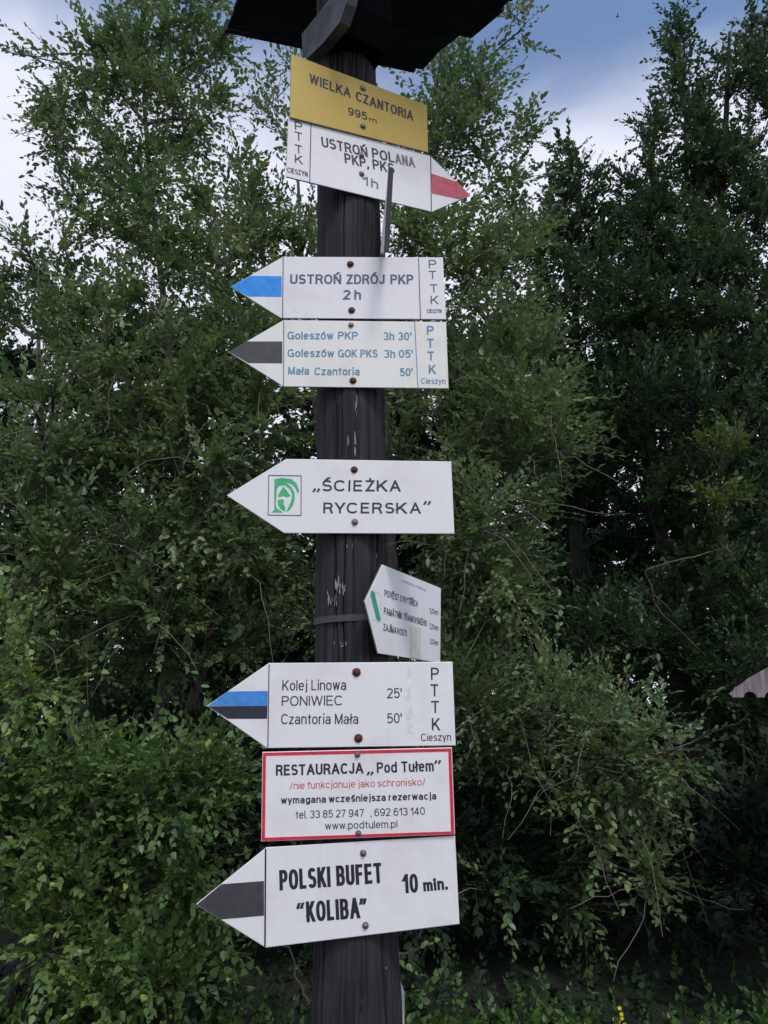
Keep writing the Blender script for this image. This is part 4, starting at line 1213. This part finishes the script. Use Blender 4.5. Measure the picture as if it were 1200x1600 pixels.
# --- white board on the back of the post
s = empty('white_board', (.06, PY + .06, 1.0)); tag(s, 'edge of a white board fixed behind the post at the very bottom of the picture', 'board')
pb = facing(1.845)
P = [hit(x, y, pb) for x, y in ((600, 1520), (624, 1528), (632, 1552), (632, 1760), (560, 1760), (560, 1530))]
P[1].x = P[1].x
mb = MB(); mb.prism(P, (0, .006, 0)); adopt(mb.build('panel', M['white']), s)

# ------------------------------------------------------------------ shelter roof at the right edge
KY = 3.6
tip = at(1139, 1078, KY)
sax, sdp = Vector((math.cos(R(-29)), math.sin(R(-29)), 0)), Vector((math.sin(R(29)), math.cos(R(29)), 0))
kp = (tip, -sdp)
sc = (hit(1156, 1085, kp) - hit(1155, 1085, kp)).length
s = empty('shelter', (tip.x + sax.x, tip.y + sax.y, 0)); tag(s, 'weathered wooden shelter at the right edge with a scalloped gable of grey boards', 'shelter')
zb = hit(1160, 1089.5, kp).z
bwid = 32 * sc; nboards = 22
half = bwid * nboards / 2; tanr = .56
def K(x, y, z): return Vector((tip.x, tip.y, 0)) + sax * x + sdp * y + Vector((0, 0, z))
def topz(x): return tip.z + .004 + min(x, 2 * half - x) * tanr
for k in range(nboards):
    x0 = k * bwid + (.0008 if k else 0); x1 = (k + 1) * bwid - .0008
    rr = 9.5 * sc
    if k == 0: x0 = -.004
    pts = []
    for q_ in range(7):                         # half scallop at the left joint
        a = math.pi / 2 * (1 - q_ / 6)
        r0 = rr if k else rr * .55
        pts.append((x0 + r0 * math.cos(a), zb + r0 * math.sin(a)))
    for q_ in range(7):
        a = math.pi / 2 * (q_ / 6)
        pts.append((x1 - rr * math.cos(a), zb + rr * math.sin(a)))
    pts.append((x1, topz(x1)))
    if x0 < half < x1: pts.append((half, topz(half)))
    if k: pts.append((x0, topz(x0)))
    mb = MB(); yy = random.uniform(-.0015, .0015)
    mb.prism([K(x, yy, z) for x, z in pts], sdp * .02)
    adopt(mb.build('gable_board', M['greywood']), s)
for sgn in (-1, 1):
    for k in range(12):
        y0 = .026 + k * .12
        e = half + sgn * (half - .02)
        a = K(half, y0, topz(half) - .006); b = K(e, y0, topz(.02) - .006)
        mb = MB(); mb.prism([a, b, b + sdp * .116, a + sdp * .116], (0, 0, -.012)); adopt(mb.build('roof_board', M['greywood']), s)
for x in (.45, 2 * half - .45):
    for y in (.15, 1.2):
        mb = MB(); mb.box(K(x, y, (zb + .1) / 2), sax * .05, sdp * .05, Vector((0, 0, (zb + .1) / 2))); adopt(mb.build('post', M['greywood']), s)
    mb = MB(); mb.box(K(x, .67, zb + .13), sax * .04, sdp * .6, Vector((0, 0, .03))); adopt(mb.build('beam', M['greywood']), s)

# a small bird high in the blue
bp_ = at(965, 26, 40)
root = empty('bird', bp_); tag(root, 'tiny dark bird flying in the blue sky at the top', 'bird')
mb = MB(); mb.tube([bp_ + Vector(p) for p in ((-.12, 0, -.02), (-.06, 0, 0), (0, 0, .01), (.07, 0, .0), (.12, 0, -.01))], [.01, .03, .04, .03, .008], 8)
adopt(mb.build('body', M['black'], None, True), root)
for sg in (-1, 1):
    mb = MB(); mb.prism([bp_ + Vector(p) for p in ((-.04, 0, .01), (.04, 0, .01), (.0, sg * .16, .07), (-.06, sg * .24, .05))], (0, 0, .006)); adopt(mb.build('wing', M['black']), root)
